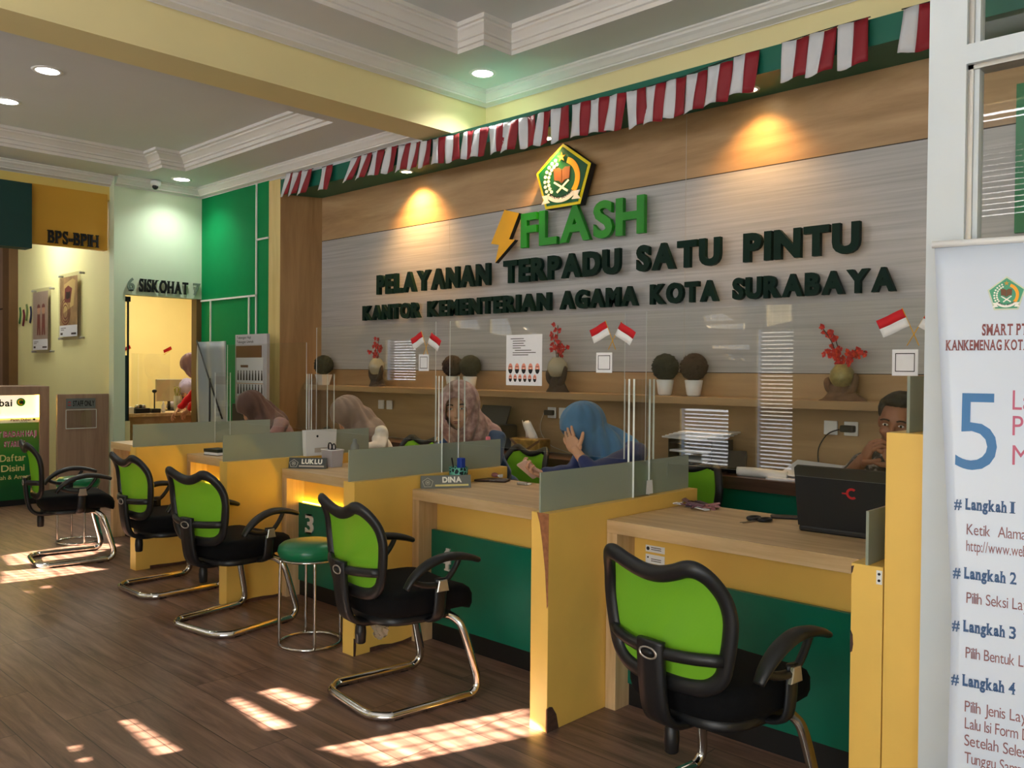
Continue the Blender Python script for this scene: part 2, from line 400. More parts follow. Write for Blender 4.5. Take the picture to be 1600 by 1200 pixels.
def serif_bars(g):
    V, F, E, x0, x1, y0, y1 = g
    out = []
    lo = 0.0
    for yy in sorted({round(min(0.0, y0) if y0 > -.05 else 0.0, 3), round(y1, 3)}):
        for a, b in E:
            va, vb = V[a], V[b]
            if abs(va[1]-yy) < .03 and abs(vb[1]-yy) < .03 and .05 < abs(va[0]-vb[0]) < .34:
                xa, xb = sorted((va[0], vb[0])); s = 1 if yy < .3 else -1
                out.append((xa-.05, yy-.0, xb+.05, yy+s*.055))
    return out
def text(mb, s, O, ux, uz, nrm, width, height, m, bold=.0, depth=.0, gap=.05, serif=False, lift=.001, capsbase=None, letters=None, name=None, parent=None, mside=None, align='L'):
    """lays a string out letter by letter in the frame (O, ux, uz); width fixes the total width (None = natural from height).
       with letters=True every letter becomes its own child mesh of parent"""
    O, ux, uz, nrm = Vector(O), Vector(ux).normalized(), Vector(uz).normalized(), Vector(nrm).normalized()
    ref = glyph('H', bold); caph = ref[6]-ref[5]; sc = height/caph; base = ref[5]
    cur = 0.0; items = []
    for ch in s:
        if ch == ' ': cur += .30; continue
        g = glyph(ch, bold); items.append((ch, g, cur-g[3])); cur += (g[4]-g[3])+gap
    tot = cur-gap
    sx = sc if width is None else width/tot
    shift = 0.0 if align == 'L' else (-tot*sx/2 if align == 'C' else -tot*sx)
    for ch, g, dx in items:
        V, F = g[0], g[1]; tgt = MB() if letters else mb
        def W(x, y, d): return O+ux*((x+dx)*sx+shift)+uz*((y-base)*sc)+nrm*d
        if depth:
            n = len(V)
            top = [W(v[0], v[1], lift+depth) for v in V]; bot = [W(v[0], v[1], lift) for v in V]
            ec = {}
            for f in F:
                for i in range(len(f)):
                    e = (f[i], f[(i+1) % len(f)]); ec[tuple(sorted(e))] = ec.get(tuple(sorted(e)), []) + [e]
            rim = [v[0] for v in ec.values() if len(v) == 1]
            tgt.add(top, F, m); tgt.add(bot, [tuple(reversed(f)) for f in F], m)
            tgt.add(bot+top, [(a, b, n+b, n+a) for a, b in rim], mside or m)
        else:
            tgt.add([W(v[0], v[1], lift) for v in V], F, m)
        if serif:
            for xa, ya, xb, yb in serif_bars(g):
                if depth:
                    P = [(xa, ya), (xb, ya), (xb, yb), (xa, yb)]
                    tgt.prism([((x+dx)*sx+shift, (y-base)*sc) for x, y in P], O, ux, uz, nrm, lift, lift+depth*1.02, m)
                else:
                    tgt.add([W(xa, ya, lift), W(xb, ya, lift), W(xb, yb, lift), W(xa, yb, lift)], [(0, 1, 2, 3)], m)
        if letters: tgt.build(name or 'letter', parent, world=True, recalc=bool(depth))
    return tot*sx
def arc(cx, cy_, r, a0, a1, n=16):
    return [(cx+r*math.cos(math.radians(a0+(a1-a0)*i/n)), cy_+r*math.sin(math.radians(a0+(a1-a0)*i/n))) for i in range(n+1)]
def band(cx, cy_, r0, r1, a0, a1, n=16, ky=1.0):
    P = arc(cx, cy_, r1, a0, a1, n)+list(reversed(arc(cx, cy_, r0, a0, a1, n)))
    return [(x, cy_+(y-cy_)*ky) for x, y in P]
# ------------------------------------------------------------------ the room shell
YW, YF, XS = 5.08, 4.69, -9.40          # sign wall, fascia / green wall, left wall
ZL, ZR = 3.45, 3.72                      # ceilings of the two bays
def rect_poly_ring(mb, outer, inner, z, m):
    bm = bmesh.new(); loops = []
    for P in (outer, inner):
        vs = [bm.verts.new((x, y, z)) for x, y in P]
        for i in range(len(vs)): bm.edges.new((vs[i], vs[(i+1) % len(vs)]))
    bmesh.ops.triangle_fill(bm, use_beauty=True, use_dissolve=False, edges=bm.edges[:], normal=(0, 0, 1))
    bm.verts.index_update()
    mb.add([tuple(v.co) for v in bm.verts], [[v.index for v in f.verts] for f in bm.faces], m); bm.free()
struct(MB().box(-13.4, -2.1, -.06, 3.1, 6.6, 0, M['floor']).build('floor'))
# sign wall: oak band, silver laminate field, lower oak
w = MB()
w.box(-7.95, YW, 2.735, 3.1, YW+.12, 3.18, M['wallwood']); w.box(-7.95, YW, 1.42, 3.1, YW+.12, 2.735, M['grey'])
w.box(-7.95, YW, 0, 3.1, YW+.12, 1.42, M['wallwoodlow'])
for x in (-5.62, -3.226, -.9): w.box(x-.0015, YW-.0012, 1.42, x+.0015, YW, 2.735, M['seamlight'])
for x in (-3.226,): w.box(x-.0015, YW-.0012, 2.735, x+.0015, YW, 3.18, M['seamlight'])
w.box(-7.6, YW-.001, 2.731, 3.1, YW, 2.738, M['seam']); w.box(-7.6, YW-.001, 1.417, 3.1, YW, 1.422, M['seam'])
struct(w.build('wall_back'))
struct(MB().box(-5.53, YW, 3.18, 3.1, YW+.12, 3.95, M['cream']).box(-9.5, YW, 3.18, -5.53, YW+.12, 3.75, M['ceiling']).build('wall_header'))
# splayed oak pilaster at the end of the sign niche
p = MB(); q = [(-7.95, YF), (-7.73, YF), (-7.572, YW), (-7.95, YW)]
p.add([(x, y, z) for z in (0, 3.34) for x, y in q], [(3, 2, 1, 0), (4, 5, 6, 7)], M['pilaster'])
p.add([(q[0][0], q[0][1], 0), (q[1][0], q[1][1], 0), (q[1][0], q[1][1], 3.34), (q[0][0], q[0][1], 3.34)], [(0, 1, 2, 3)], M['pilaster'])
p.add([(q[1][0], q[1][1], 0), (q[2][0], q[2][1], 0), (q[2][0], q[2][1], 3.34), (q[1][0], q[1][1], 3.34)], [(0, 1, 2, 3)], M['wallwoodv'])
p.add([(q[3][0], q[3][1], 0), (q[0][0], q[0][1], 0), (q[0][0], q[0][1], 3.34), (q[3][0], q[3][1], 3.34)], [(0, 1, 2, 3)], M['pilaster'])
struct(p.build('trim_1'))
# dark green fascia and the soffit behind it
f = MB(); f.box(-7.73, YF, 3.18, 3.1, YF+.03, 3.325, M['darkgreen']); f.box(-7.73, YF+.03, 3.18, 3.1, YW, 3.2, M['darkgreen']); f.box(-7.73, YF+.03, 3.30, 3.1, YW, 3.325, M['darkgreen'])
struct(f.build('trim_2'))
# emerald wall and the left wall with the service opening
struct(MB().box(XS, YF, 0, -7.95, YF+.12, ZL+.2, M['wallgreen']).build('wall_green'))
l = MB(); l.box(XS-.12, 3.71, 2.205, XS, YF, ZL+.2, M['pale']); l.box(XS-.12, 3.71, 0, XS, 3.83, 2.205, M['pale'])
l.box(XS-.12, 4.63, 0, XS, YF, 2.205, M['jamb'])
struct(l.build('wall_left'))
struct(MB().box(-13.4, 3.71, 0, XS-.12, 3.80, ZL+.2, M['sidewall']).build('wall_side'))
struct(MB().box(-9.64, -1.8, 3.20, -9.52, 3.71, ZL+.2, M['upper']).build('wall_upper'))
struct(MB().box(-9.60, 2.915, 2.665, -9.50, 3.683, 3.26, M['ochre']).build('trim_3'))
struct(MB().box(-9.60, 1.2, 2.596, -9.40, 2.915, 3.237, M['bulkgreen']).build('trim_4'))
a = MB(); a.box(-13.4, 3.66, 0, -12.75, 3.71, 3.3, M['brownwood']); a.box(-12.75, 3.60, 0, -12.5, 3.71, 3.3, M['jamb']); a.box(-13.4, 3.655, 2.18, -12.75, 3.66, 2.2, M['seam'])
struct(a.build('trim_5'))
struct(MB().box(-13.5, -1.8, 0, -13.4, 6.6, ZL+.2, M['brownwood']).build('wall_far'))
struct(MB().box(-13.4, -1.8, 3.3, -9.6, 3.71, 3.36, M['ceiling']).build('ceiling_alcove'))
# back office behind the service opening
s = MB(); s.box(-12.3, 3.80, 0, -12.2, 6.6, 3.0, M['paleyellow']); s.box(-12.3, 6.5, 0, -9.5, 6.6, 3.0, M['paleyellow'])
s.box(-12.3, 3.80, 2.9, XS-.12, 6.6, 3.0, M['ceiling']); s.box(XS-.12, YF+.12, 0, XS-.02, 6.6, 3.0, M['paleyellow'])
struct(s.build('wall_office'))
# beam between the bays
struct(MB().box(-5.53, -1.8, 3.33, -5.18, YW, 3.95, M['cream']).build('trim_6'))
# tray ceilings with stepped plaster mouldings and notched corners
def tray(name, outer, poly, z, steps, top):
    """poly(d) is the tray outline drawn in by d; steps = [(inset, dz)...]"""
    c = MB(); rect_poly_ring(c, outer, poly(0), z, M['ceiling'])
    n = len(poly(0)); rings = [[(x, y, z+dz) for x, y in poly(d)] for d, dz in steps]
    for i in range(len(rings)-1):
        c.add(rings[i]+rings[i+1], [(j, (j+1) % n, n+(j+1) % n, n+j) for j in range(n)], M['moulding'])
    x0, y0 = outer[0]; x1, y1 = outer[2]
    c.add([(x0, y0, z+top+.02), (x1, y0, z+top+.02), (x1, y1, z+top+.02), (x0, y1, z+top+.02)], [(0, 1, 2, 3)], M['ceiling'])
    c.add([(x, y, z+top) for x, y in poly(steps[-1][0])], [tuple(range(n))], M['ceiling'])
    return struct(c.build(name))
def polyR(d): return [(-4.66+d, -1.2+d), (2.6-d, -1.2+d), (2.6-d, 4.56-d), (-4.39+d, 4.56-d), (-4.39+d, 4.28-d), (-4.66+d, 4.28-d)]
def polyL(d): return [(-8.92+d, -1.2+d), (-6.0-d, -1.2+d), (-6.0-d, 4.13-d), (-8.64+d, 4.13-d), (-8.64+d, 3.885-d), (-8.92+d, 3.885-d)]
ST = [(-.0, 0), (-.0, .03), (.015, .035), (.015, .07), (.028, .075), (.028, .09), (.05, .125), (.062, .135), (.062, .15), (.08, .155), (.08, .185)]
tray('ceiling_right', [(-5.18, -1.8), (3.1, -1.8), (3.1, YW), (-5.18, YW)], polyR, ZR, ST, .185)
STL = [(d*1.5, dz*.9) for d, dz in ST]
tray('ceiling_left', [(-9.6, -1.8), (-5.53, -1.8), (-5.53, YF+.1), (-9.6, YF+.1)], polyL, ZL, STL, .1665)
PROF = [(0, 0), (.0, -.012), (.012, -.02), (.012, -.035), (.03, -.05), (.05, -.075), (.058, -.078), (.058, -.09), (.09, -.1), (.105, -.105), (.105, -.11)]
def cornice(name, runs, z, k=1.0):
    """runs: wall lines ((x, y) -> (x, y)) with the inward normal; profile = out from the wall, down from the ceiling"""
    c = MB()
    prof = [((.115-o)*k, d*k) for o, d in PROF]      # PROF starts at the ceiling edge and ends at the wall
    for (ax, ay), (bx, by), (nx, ny), e0, e1 in runs:
        L = math.hypot(bx-ax, by-ay); tx, ty = (bx-ax)/L, (by-ay)/L
        A = [(ax+nx*o-tx*e0*o, ay+ny*o-ty*e0*o, z+d) for o, d in prof]; B = [(bx+nx*o+tx*e1*o, by+ny*o+ty*e1*o, z+d) for o, d in prof]
        n = len(A); c.add(A+B, [(i, i+1, n+i+1, n+i) for i in range(n-1)], M['moulding'])
    return struct(c.build(name))
cornice('trim_7', [((-5.18, YW), (3.1, YW), (0, -1), -1, 0), ((-5.18, -1.8), (-5.18, YW), (1, 0), 0, -1)], ZR, 1.0)
cornice('trim_8', [((XS, YF), (-5.53, YF), (0, -1), -1, 0), ((XS, 3.71), (XS, YF), (1, 0), 0, -1), ((-9.52, -1.8), (-9.52, 3.71), (1, 0), 0, 0)], ZL, .95)
struct(MB().box(-7.95, YF+.005, 3.33, -5.53, YF+.03, 3.47, M['ceiling']).build('trim_9'))
# front wall behind the camera: shaded windows, made-up sun gaps and the open entrance
holes = [[(-10.3, 1.26), (-9.6, 1.26), (-9.6, 1.87), (-10.3, 1.87)], [(-5.15, .43), (-4.56, .43), (-4.56, 1.03), (-5.15, 1.03)], [(-4.25, .45), (-3.86, .45), (-3.86, 1.86), (-4.25, 1.86)],
         [(-12.2, 2.55), (-5.9, 2.55), (-5.9, 3.35), (-12.2, 3.35)], [(-5.0, 2.55), (.2, 2.55), (.2, 3.35), (-5.0, 3.35)], [(.35, .02), (2.7, .02), (2.7, 2.4), (.35, 2.4)], [(-1.42, .3), (.12, .3), (.12, 2.4), (-1.42, 2.4)]]  # the two high bands and the last opening are added for fill light
sun_gaps = [[(-4.14, 1.89), (-3.869, 1.938), (-3.901, 2.279), (-4.169, 2.338)], [(-4.80, 1.888), (-4.844, 1.926), (-4.383, 1.927), (-4.387, 1.867)],  # added openings, shaped backwards from the wanted sun patches on the floor
           [(-4.852, 1.964), (-4.879, 2.023), (-4.645, 2.042), (-4.519, 1.966)], [(-4.761, 1.674), (-4.758, 1.707), (-4.337, 1.71), (-4.324, 1.657)],
           [(-4.561, 1.553), (-4.564, 1.584), (-4.504, 1.575), (-4.495, 1.55)], [(-4.586, 1.599), (-4.594, 1.619), (-4.532, 1.611), (-4.519, 1.596)],
           [(-4.403, 1.542), (-4.433, 1.578), (-4.382, 1.571), (-4.374, 1.548)], [(-8.704, 1.999), (-8.26, 1.965), (-8.43, 2.247), (-8.822, 2.437), (-8.975, 2.362)],
           [(-8.078, 1.916), (-7.664, 1.861), (-7.706, 1.975), (-7.858, 2.21), (-8.092, 2.15)], [(-7.36, 1.88), (-7.378, 1.905), (-7.294, 1.907), (-7.233, 1.885)],
           [(-7.441, 1.936), (-7.505, 1.981), (-7.421, 1.974), (-7.368, 1.939)]]
bm = bmesh.new()
for P in [[(-13.4, 0), (3.1, 0), (3.1, 4.0), (-13.4, 4.0)]]+holes+sun_gaps:
    vs = [bm.verts.new((x, -1.8, z)) for x, z in P]
    for i in range(len(vs)): bm.edges.new((vs[i], vs[(i+1) % len(vs)]))
bmesh.ops.triangle_fill(bm, use_beauty=True, use_dissolve=False, edges=bm.edges[:], normal=(0, 1, 0))
me = bpy.data.meshes.new('wall_front'); bm.to_mesh(me); bm.free(); me.materials.append(M['cream'])
wf = bpy.data.objects.new('wall_front', me); COL.objects.link(wf); struct(wf)
sd = wf.modifiers.new('thick', 'SOLIDIFY'); sd.thickness = .04; sd.offset = 0
slat = mat('grey blind slat', (120, 118, 112), .6)
for i, h in enumerate(holes[:5]):  # the last two slat sets cover the added fill openings
    b = MB(); x0, x1, z0, z1 = h[0][0], h[1][0], h[0][1], h[2][1]; z = z0
    while z < z1:
        b.obox(((x0+x1)/2, -1.87, z), ((x1-x0)/2, 0, 0), (0, .021, .014), (0, -.0006, .001), slat); z += .04
    struct(b.build('window_%d' % (i+1)))
g = MB()                                                    # added bars that break up the sun patches
for P in sun_gaps:
    xs = [a[0] for a in P]; zs = [a[1] for a in P]
    x = min(xs)+.055
    while x < max(xs)-.02: g.box(x-.004, -1.85, min(zs)-.05, x+.004, -1.842, max(zs)+.05, M['white']); x += .09
    z = min(zs)+.03
    while z < max(zs)-.008: g.box(min(xs)-.05, -1.85, z-.003, max(xs)+.05, -1.842, z+.003, M['white']); z += .045
struct(g.build('sun_gap_bars'))
struct(MB().box(-1.222, YW-.03, 2.16, -.5, YW-.001, 2.93, mat('green panel', (30, 130, 84), .5)).build('trim_13'))
struct(MB().box(3.0, -1.8, 0, 3.1, YW, 4.0, M['cream']).build('wall_right'))
# white framed glass partition beside the last counter
fr = MB()
for x0, x1 in ((-.806, -.713), (1.30, 1.39)): fr.box(x0, 2.46, 0, x1, 2.55, ZR, M['frame'])
fr.box(-.713, 2.46, 2.234, 1.30, 2.55, 2.285, M['frame']); fr.box(-.713, 2.46, 0, 1.30, 2.55, .09, M['frame'])
for z0, z1 in ((.09, 2.234), (2.285, ZR)):
    fr.box(-.713, 2.475, z0, -.700, 2.535, z1, M['steel']); fr.box(-.700, 2.485, z0, -.688, 2.525, z1, M['frame']); fr.box(-.713, 2.475, z1-.012, 1.3, 2.535, z1, M['steel'])
win = fr.build('window_6'); struct(win)
pn = MB()
for z0, z1 in ((.09, 2.234), (2.285, ZR)): pn.box(-.70, 2.503, z0, 1.3, 2.508, z1, M['clear'])
pn.build('pane', win)
# downlights
def downlight(x, y, z, label, e, warm=False, spot=1.9, tilt=(0, 0, -1)):
    t = thing('downlight', label, 'ceiling light', (x, y, z))
    k_ = 1.0 if warm else 1.75
    MB().lathe([(.046*k_, -.003), (.046*k_, -.006), (.060*k_, -.005), (.062*k_, -.0005)], (0, 0, 0), M['white'], caps=False).build('trim_ring', t)
    MB().lathe([(.002, -.001), (.046*k_, -.001), (.046*k_, -.003), (.002, -.003)], (0, 0, 0), M['lampwarm' if warm else 'lamp']).build('lens', t)
    d = bpy.data.lights.new('downlight_lamp', 'SPOT'); d.energy = e; d.spot_size = spot; d.spot_blend = .95; d.shadow_soft_size = .035
    d.color = (1.0, .54, .18) if warm else (.93, 1.0, .95)
    o = bpy.data.objects.new('downlight_lamp', d); COL.objects.link(o); o.parent = t; o.location = (0, 0, -.02)
    o.rotation_euler = Vector(tilt).to_track_quat('-Z', 'Y').to_euler()
downlight(-4.81, 4.68, ZR, 'lit downlight in the right-hand ceiling, near its notched corner', 75, False, 2.2)
downlight(-9.02, 4.27, ZL, 'lit downlight close to the emerald green wall and the small camera', 48, False, 2.3)
downlight(-6.95, 2.26, ZL+.1665, 'right-hand lit downlight of the two in the left tray ceiling', 25, False, 2.2)
downlight(-8.0, 2.29, ZL+.1665, 'left-hand lit downlight of the two, at the left edge of the photo', 25, False, 2.2)
downlight(-7.6, .6, ZL+.1665, 'lit downlight in the left tray nearest the front windows', 25, False, 2.2)
for x, lab, e in ((-5.995, 'warm spotlight in the green soffit left of the emblem, over PELAYANAN', 140), (-4.34, 'warm spotlight in the green soffit just above the pentagon emblem', 75), (-2.66, 'warm spotlight in the green soffit right of the emblem, over PINTU', 48)):
    downlight(x, 4.90, 3.18, lab, e, True, 1.95, (0, .16, -1))
struct(MB().box(-13.4, -3.75, 3.42, 3.1, -1.82, 3.5, M['shade']).build('added_sun_eave'))  # added unseen overhang, keeps sun out of the high fill band
struct(MB().box(-4.76, -2.93, .9, -4.22, -2.9, 2.44, M['shade']).box(-10.9, -2.93, 1.7, -9.9, -2.9, 2.5, M['shade']).build('added_sun_boards'))  # added unseen boards, stop sun leaking between the window slats
struct(MB().box(-2.4, -2.66, 0, 3.6, -2.6, 3.4, M['cream']).build('added_sun_wall'))  # added unseen wall, blocks sun from the entrance and side opening
light('alcove_lamp', 'AREA', (-10.9, 3.1, 3.27), 26, (1, .97, .86), (0, .25, -1), shape='SQUARE', size=.25)
light('office_lamp', 'AREA', (-10.8, 5.0, 2.88), 45, (1, .93, .80), (0, 0, -1), shape='SQUARE', size=.6)
# small dome camera
t = thing('dome_camera', 'small dome security camera near the ceiling by the left wall', 'security camera', (-9.27, 4.1, 3.42))
MB().lathe([(.05, .02), (.055, 0), (.05, -.03), (.03, -.045)], (0, 0, 0), M['white']).build('housing', t)
MB().ball((.01, -.01, -.045), .032, .032, .032, M['black']).build('lens', t)
# white cable ducts on the green wall
d = MB()
for x0, z0, x1, z1 in ((-8.181, 1.7, -8.181, 3.345), (-8.181, 2.764, -7.95, 2.764), (-9.39, 2.185, -8.181, 2.185), (-9.17, 1.7, -9.17, 2.185), (-8.328, 1.7, -8.328, 2.185)):
    d.box(min(x0, x1)-.009, YF-.014, min(z0, z1)-.009, max(x0, x1)+.009, YF-.0005, max(z0, z1)+.009, M['white'])
o = d.build('cable_duct'); tag(o, 'thin white cable ducts branching over the emerald green wall', 'cable duct')
# ------------------------------------------------------------------ service counters
DIVR = [-6.036, -4.754, -3.487, -2.214, -.934]       # right faces of the five yellow partitions
DY0, DY1, DH, DT = 2.535, 3.62, .862, .092
pos_names = ['first yellow counter partition from the left wall, beside the desk with no name plate', 'second yellow partition from the left, between the green mesh chairs and the small book desk',
             'yellow partition behind the green round stool, left of the DINA desk', 'nearest complete yellow partition, with chipped front corners, right of the DINA desk',
             'yellow partition at the right end, beside the tall yellow post']
for i, xr in enumerate(DIVR):
    xl = xr-DT; xc = (xl+xr)/2
    t = thing('counter_partition', pos_names[i], 'partition', (xc, 3.08, 0), 0, 'yellow partitions between the counters')
    MB().box(xl, DY0, 0, xr, DY1, DH, M['yellow']).build('panel', t, True, bevel=.002)
    MB().box(xc-.004, DY0-.002, DH, xc+.004, 3.605, 1.02, M['frost']).build('frosted_glass', t, True)
    if i == 3:
        N = (0, -1, 0); e = MB()
        e.prism([(.03, .862), (.092, .862), (.092, .50), (.086, .49), (.082, .55), (.075, .64), (.06, .74), (.045, .82)], (xl, DY0, 0), (1, 0, 0), (0, 0, 1), N, .0, .0012, M['chip'])
        e.build('worn_corner', t, True)['label'] = 'bare particle board where the yellow edge has broken off'
        e = MB(); e.prism([(.0, 0), (.0, .095), (.012, .10), (.03, .095), (.055, .06), (.07, .0)], (xr, DY0, 0), (0, 1, 0), (0, 0, 1), (1, 0, 0), 0, .0012, M['chipdark'])
        e.prism([(.086, .0), (.092, .0), (.092, .1), (.087, .09)], (xl, DY0, 0), (1, 0, 0), (0, 0, 1), N, .0, .0012, M['chip'])
        e.build('worn_foot', t, True)['label'] = 'dark bare patch at the foot of the panel'
        MB().prism([(3.23, .868), (3.285, .868), (3.278, .93), (3.237, .93)], (xr-.028, 0, 0), (0, 1, 0), (0, 0, 1), (1, 0, 0), 0, .001, M['paper']).build('paper_tag', t, True)
        MB().prism([(3.42, .93), (3.56, .93), (3.56, 1.012), (3.42, 1.012)], (xc+.0042, 0, 0), (0, 1, 0), (0, 0, 1), (1, 0, 0), 0, .001, M['frost']).build('clear_label', t, True)
    if i == 4:
        e = MB(); N = (0, -1, 0)
        e.prism([(.0, .852), (.008, .855), (.004, .835), (0, .83)], (xl, DY0, 0), (1, 0, 0), (0, 0, 1), N, 0, .001, M['chipdark'])
        e.prism([(.0, .665), (.007, .65), (.009, .62), (.006, .60), (0, .595)], (xl, DY0, 0), (1, 0, 0), (0, 0, 1), N, 0, .001, M['chipdark'])
        e.build('worn_corner', t, True)
        b = MB(); b.box(xr-.018, DY0-.003, .812, xr-.002, DY0-.0002, .852, M['white'])
        for z in (.823, .842): b.cyl((xr-.010, DY0-.0045, z), (xr-.010, DY0-.003, z), .004, M['ink'], n=10)
        b.build('bracket', t, True)
    if i in (0, 1, 2):
        e = MB(); rnd = random.Random(i)
        P = [(0, 0)]+[(j*.07, .012+rnd.uniform(0, .012)) for j in range(8)]+[(.5, 0)]
        e.prism([(x+.1, z) for x, z in P], (xr, DY0, 0), (0, 1, 0), (0, 0, 1), (1, 0, 0), 0, .001, M['chipdark'])
        if i == 2: e.prism([(0, 0), (0, .09), (.012, .085), (.016, .05), (.012, 0)], (xr, DY0, 0), (0, 1, 0), (0, 0, 1), (1, 0, 0), 0, .0012, M['chipdark'])
        e.build('worn_foot', t, True)
XL = [-7.415, -6.036, -4.754, -3.487, -2.214]; XR = [x-DT for x in DIVR]
dlab = ['leftmost oak counter desk, against the left wall, with a dark recess', 'oak counter desk with a glowing recess and a small dark book on it', 'oak counter desk number 3 with the LUKLU name plate and green stool',
        'oak counter desk number 4 with the DINA name plate', 'nearest oak counter desk at the right, with laptop and scissors on it']
for i in range(5):
    x0, x1 = XL[i], XR[i]
    t = thing('counter_desk', dlab[i], 'desk', ((x0+x1)/2, 3.2, 0), 0, 'oak counter desks')
    MB().box(x0+.003, 2.902, .742, x1-.003, 3.56, .797, M['deskwood']).build('desktop', t, True, bevel=.002)
    MB().box(x0+.003, 2.903, 0, x0+.056, 3.10, .742, M['deskwoodv']).build('leg_panel', t, True, bevel=.002)
    MB().box(x0+.056, 3.03, .50, x1-.003, 3.05, .742, M['yellow']).build('upper_panel', t, True)
    MB().box(x0+.056, 2.99, .095, x1-.003, 3.012, .582, M['green']).build('front_panel', t, True, bevel=.0015)
    MB().box(x0+.056, 3.0, 0, x1-.003, 3.02, .095, M['kick']).build('plinth', t, True)
    if i in (1, 2):
        MB().box(x0+.06, 3.014, .580, x1-.01, 3.026, .586, M['led']).build('light_strip', t, True)
    if i in (2, 3):
        n = MB(); X = -4.612 if i == 2 else -3.36
        text(n, '34'[i-2], (X, 2.99, .405 if i == 2 else .385), (1, 0, 0), (0, 0, 1), (0, -1, 0), .085, .115, M['white'], bold=.02, depth=.008, serif=True)
        n.build('number', t, True)['label'] = 'white number '+'34'[i-2]
    if i == 4:
        k = MB()
        for z0, z1, c in ((.662, .690, 0), (.614, .652, 1)):
            k.box(-2.10, 3.0285, z0, -2.005, 3.0298, z1, M['paper'])
            k.prism(arc(-2.088, (z0+z1)/2+(.006 if c else 0), .008 if not c else .004, 0, 360, 12)[:-1], (0, 3.0285, 0), (1, 0, 0), (0, 0, 1), (0, -1, 0), 0, .0006, M['ink'])
            for j in range(2): k.box(-2.072, 3.0278, z0+.010+j*.008, -2.022, 3.0285, z0+.013+j*.008, M['seam'])
        k.build('asset_sticker', t, True)
# tall end post with its own frosted pane
t = thing('end_post', 'tall yellow post at the right end of the counters beside the white frame', 'post', (-.874, 2.7, 0))
MB().box(-.931, 2.535, 0, -.818, 2.95, 1.253, M['yellow']).build('panel', t, True, bevel=.002)
MB().box(-.884, 2.56, 1.253, -.876, 2.94, 1.415, M['frost']).build('frosted_glass', t, True)
# clear acrylic screens with their side fins
slab = ['clear acrylic screen over the small book desk, left of LUKLU', 'clear acrylic screen over the LUKLU desk, carrying the first pair of flags',
        'clear acrylic screen over the DINA desk, carrying the face poster and middle flags', 'clear acrylic screen over the laptop desk, carrying the right-hand flags']
for i in range(1, 5):
    x0, x1 = XL[i]+.165 if i == 1 else XL[i]+.035, XR[i]+.012
    z0 = 1.03
    t = thing('acrylic_screen', slab[i-1], 'screen', ((x0+x1)/2, 3.13, DH), 0, 'clear acrylic screens on the counters')
    def clear_box(mb, a0, a1, a2, b0, b1, b2, thin):
        """clear faces, with the narrow cut edges in the edge material"""
        V = [(x, y, z) for x in (a0, b0) for y in (a1, b1) for z in (a2, b2)]
        F = [(0, 1, 3, 2), (4, 6, 7, 5), (0, 4, 5, 1), (2, 3, 7, 6), (0, 2, 6, 4), (1, 5, 7, 3)]
        for f, ax in zip(F, 'XXYYZZ'): mb.add([V[k] for k in f], [(0, 1, 2, 3)], M['clear'] if ax == thin else M['acedge'])
        return mb
    clear_box(MB(), x0, 3.128, z0, x1, 3.132, 1.592 if i == 1 else 1.685, 'Y').build('sheet', t, True)
    xc = DIVR[i]-DT/2
    if i < 4:
        clear_box(MB(), xc-.018, 3.137, DH, xc-.008, 3.33, 1.388, 'X').build('side_fin', t, True)
        clear_box(MB(), x1-.004, 3.1345, DH if i == 1 else z0, x1, 3.1385, 1.388, 'Y').build('front_strip', t, True)
    MB().box(x1-.02, 3.1325, 1.30, xc-.0085, 3.1365, 1.36, M['clear']).build('clip', t, True)
    clear_box(MB(), DIVR[i-1]-DT/2+.008, 3.138, DH, DIVR[i-1]-DT/2+.018, 3.26, 1.388, 'X').build('side_fin', t, True)
    if i > 1: MB().box(DIVR[i-1]-DT/2+.0085, 3.1325, 1.30, x0+.02, 3.1365, 1.36, M['clear']).build('clip', t, True)
    else: MB().box(DIVR[0]-DT/2+.0085, 3.1325, 1.30, x0+.02, 3.1365, 1.36, M['clear']).build('clip', t, True)
# paper flags, small white cards and the poster stuck on the screens
def small_flag(px, pz, ang, mirror, label):
    """a hand flag: stick plus a red over white cloth; ang = lean of the stick from upright"""
    t = thing('hand_flag', label, 'flag', (px, 3.1265, pz), 0, 'small red and white hand flags on the acrylic screens')
    a = math.radians(ang); ux = Vector((math.cos(a), 0, math.sin(a))); s = -1 if mirror else 1
    up = Vector((-math.sin(a)*1, 0, math.cos(a)))
    L = .145; MB().cyl((0, -.002, 0), tuple(up*L+Vector((0, -.002, 0))), .0016, M['gold'], n=6).build('stick', t)
    f = MB(); n = 8
    for band_, m in ((0, 'red'), (1, 'flagwhite')):
        rows = []
        for k in range(2):
            rows.append([up*(L-.004-.033*(band_+k))+ux*(s*.097*j/n)+Vector((0, -.004-.003*math.sin(j*.9), 0)) for j in range(n+1)])
        V = rows[0]+rows[1]; f.add(V, [(j, j+1, n+2+j, n+1+j) for j in range(n)], M[m], True)
    o = f.build('cloth', t); o.modifiers.new('thick', 'SOLIDIFY').thickness = .0006
for (fx, fz, side) in ((-2.362, 1.520, 'on the screen over the DINA desk'), (-3.645, 1.505, 'on the screen over the LUKLU desk'), (-1.062, 1.520, 'on the screen over the laptop desk')):
    small_flag(fx+.02, fz, 24, True, 'left flag of the crossed pair '+side)
    small_flag(fx-.02, fz, -30, False, 'right flag of the crossed pair '+side)
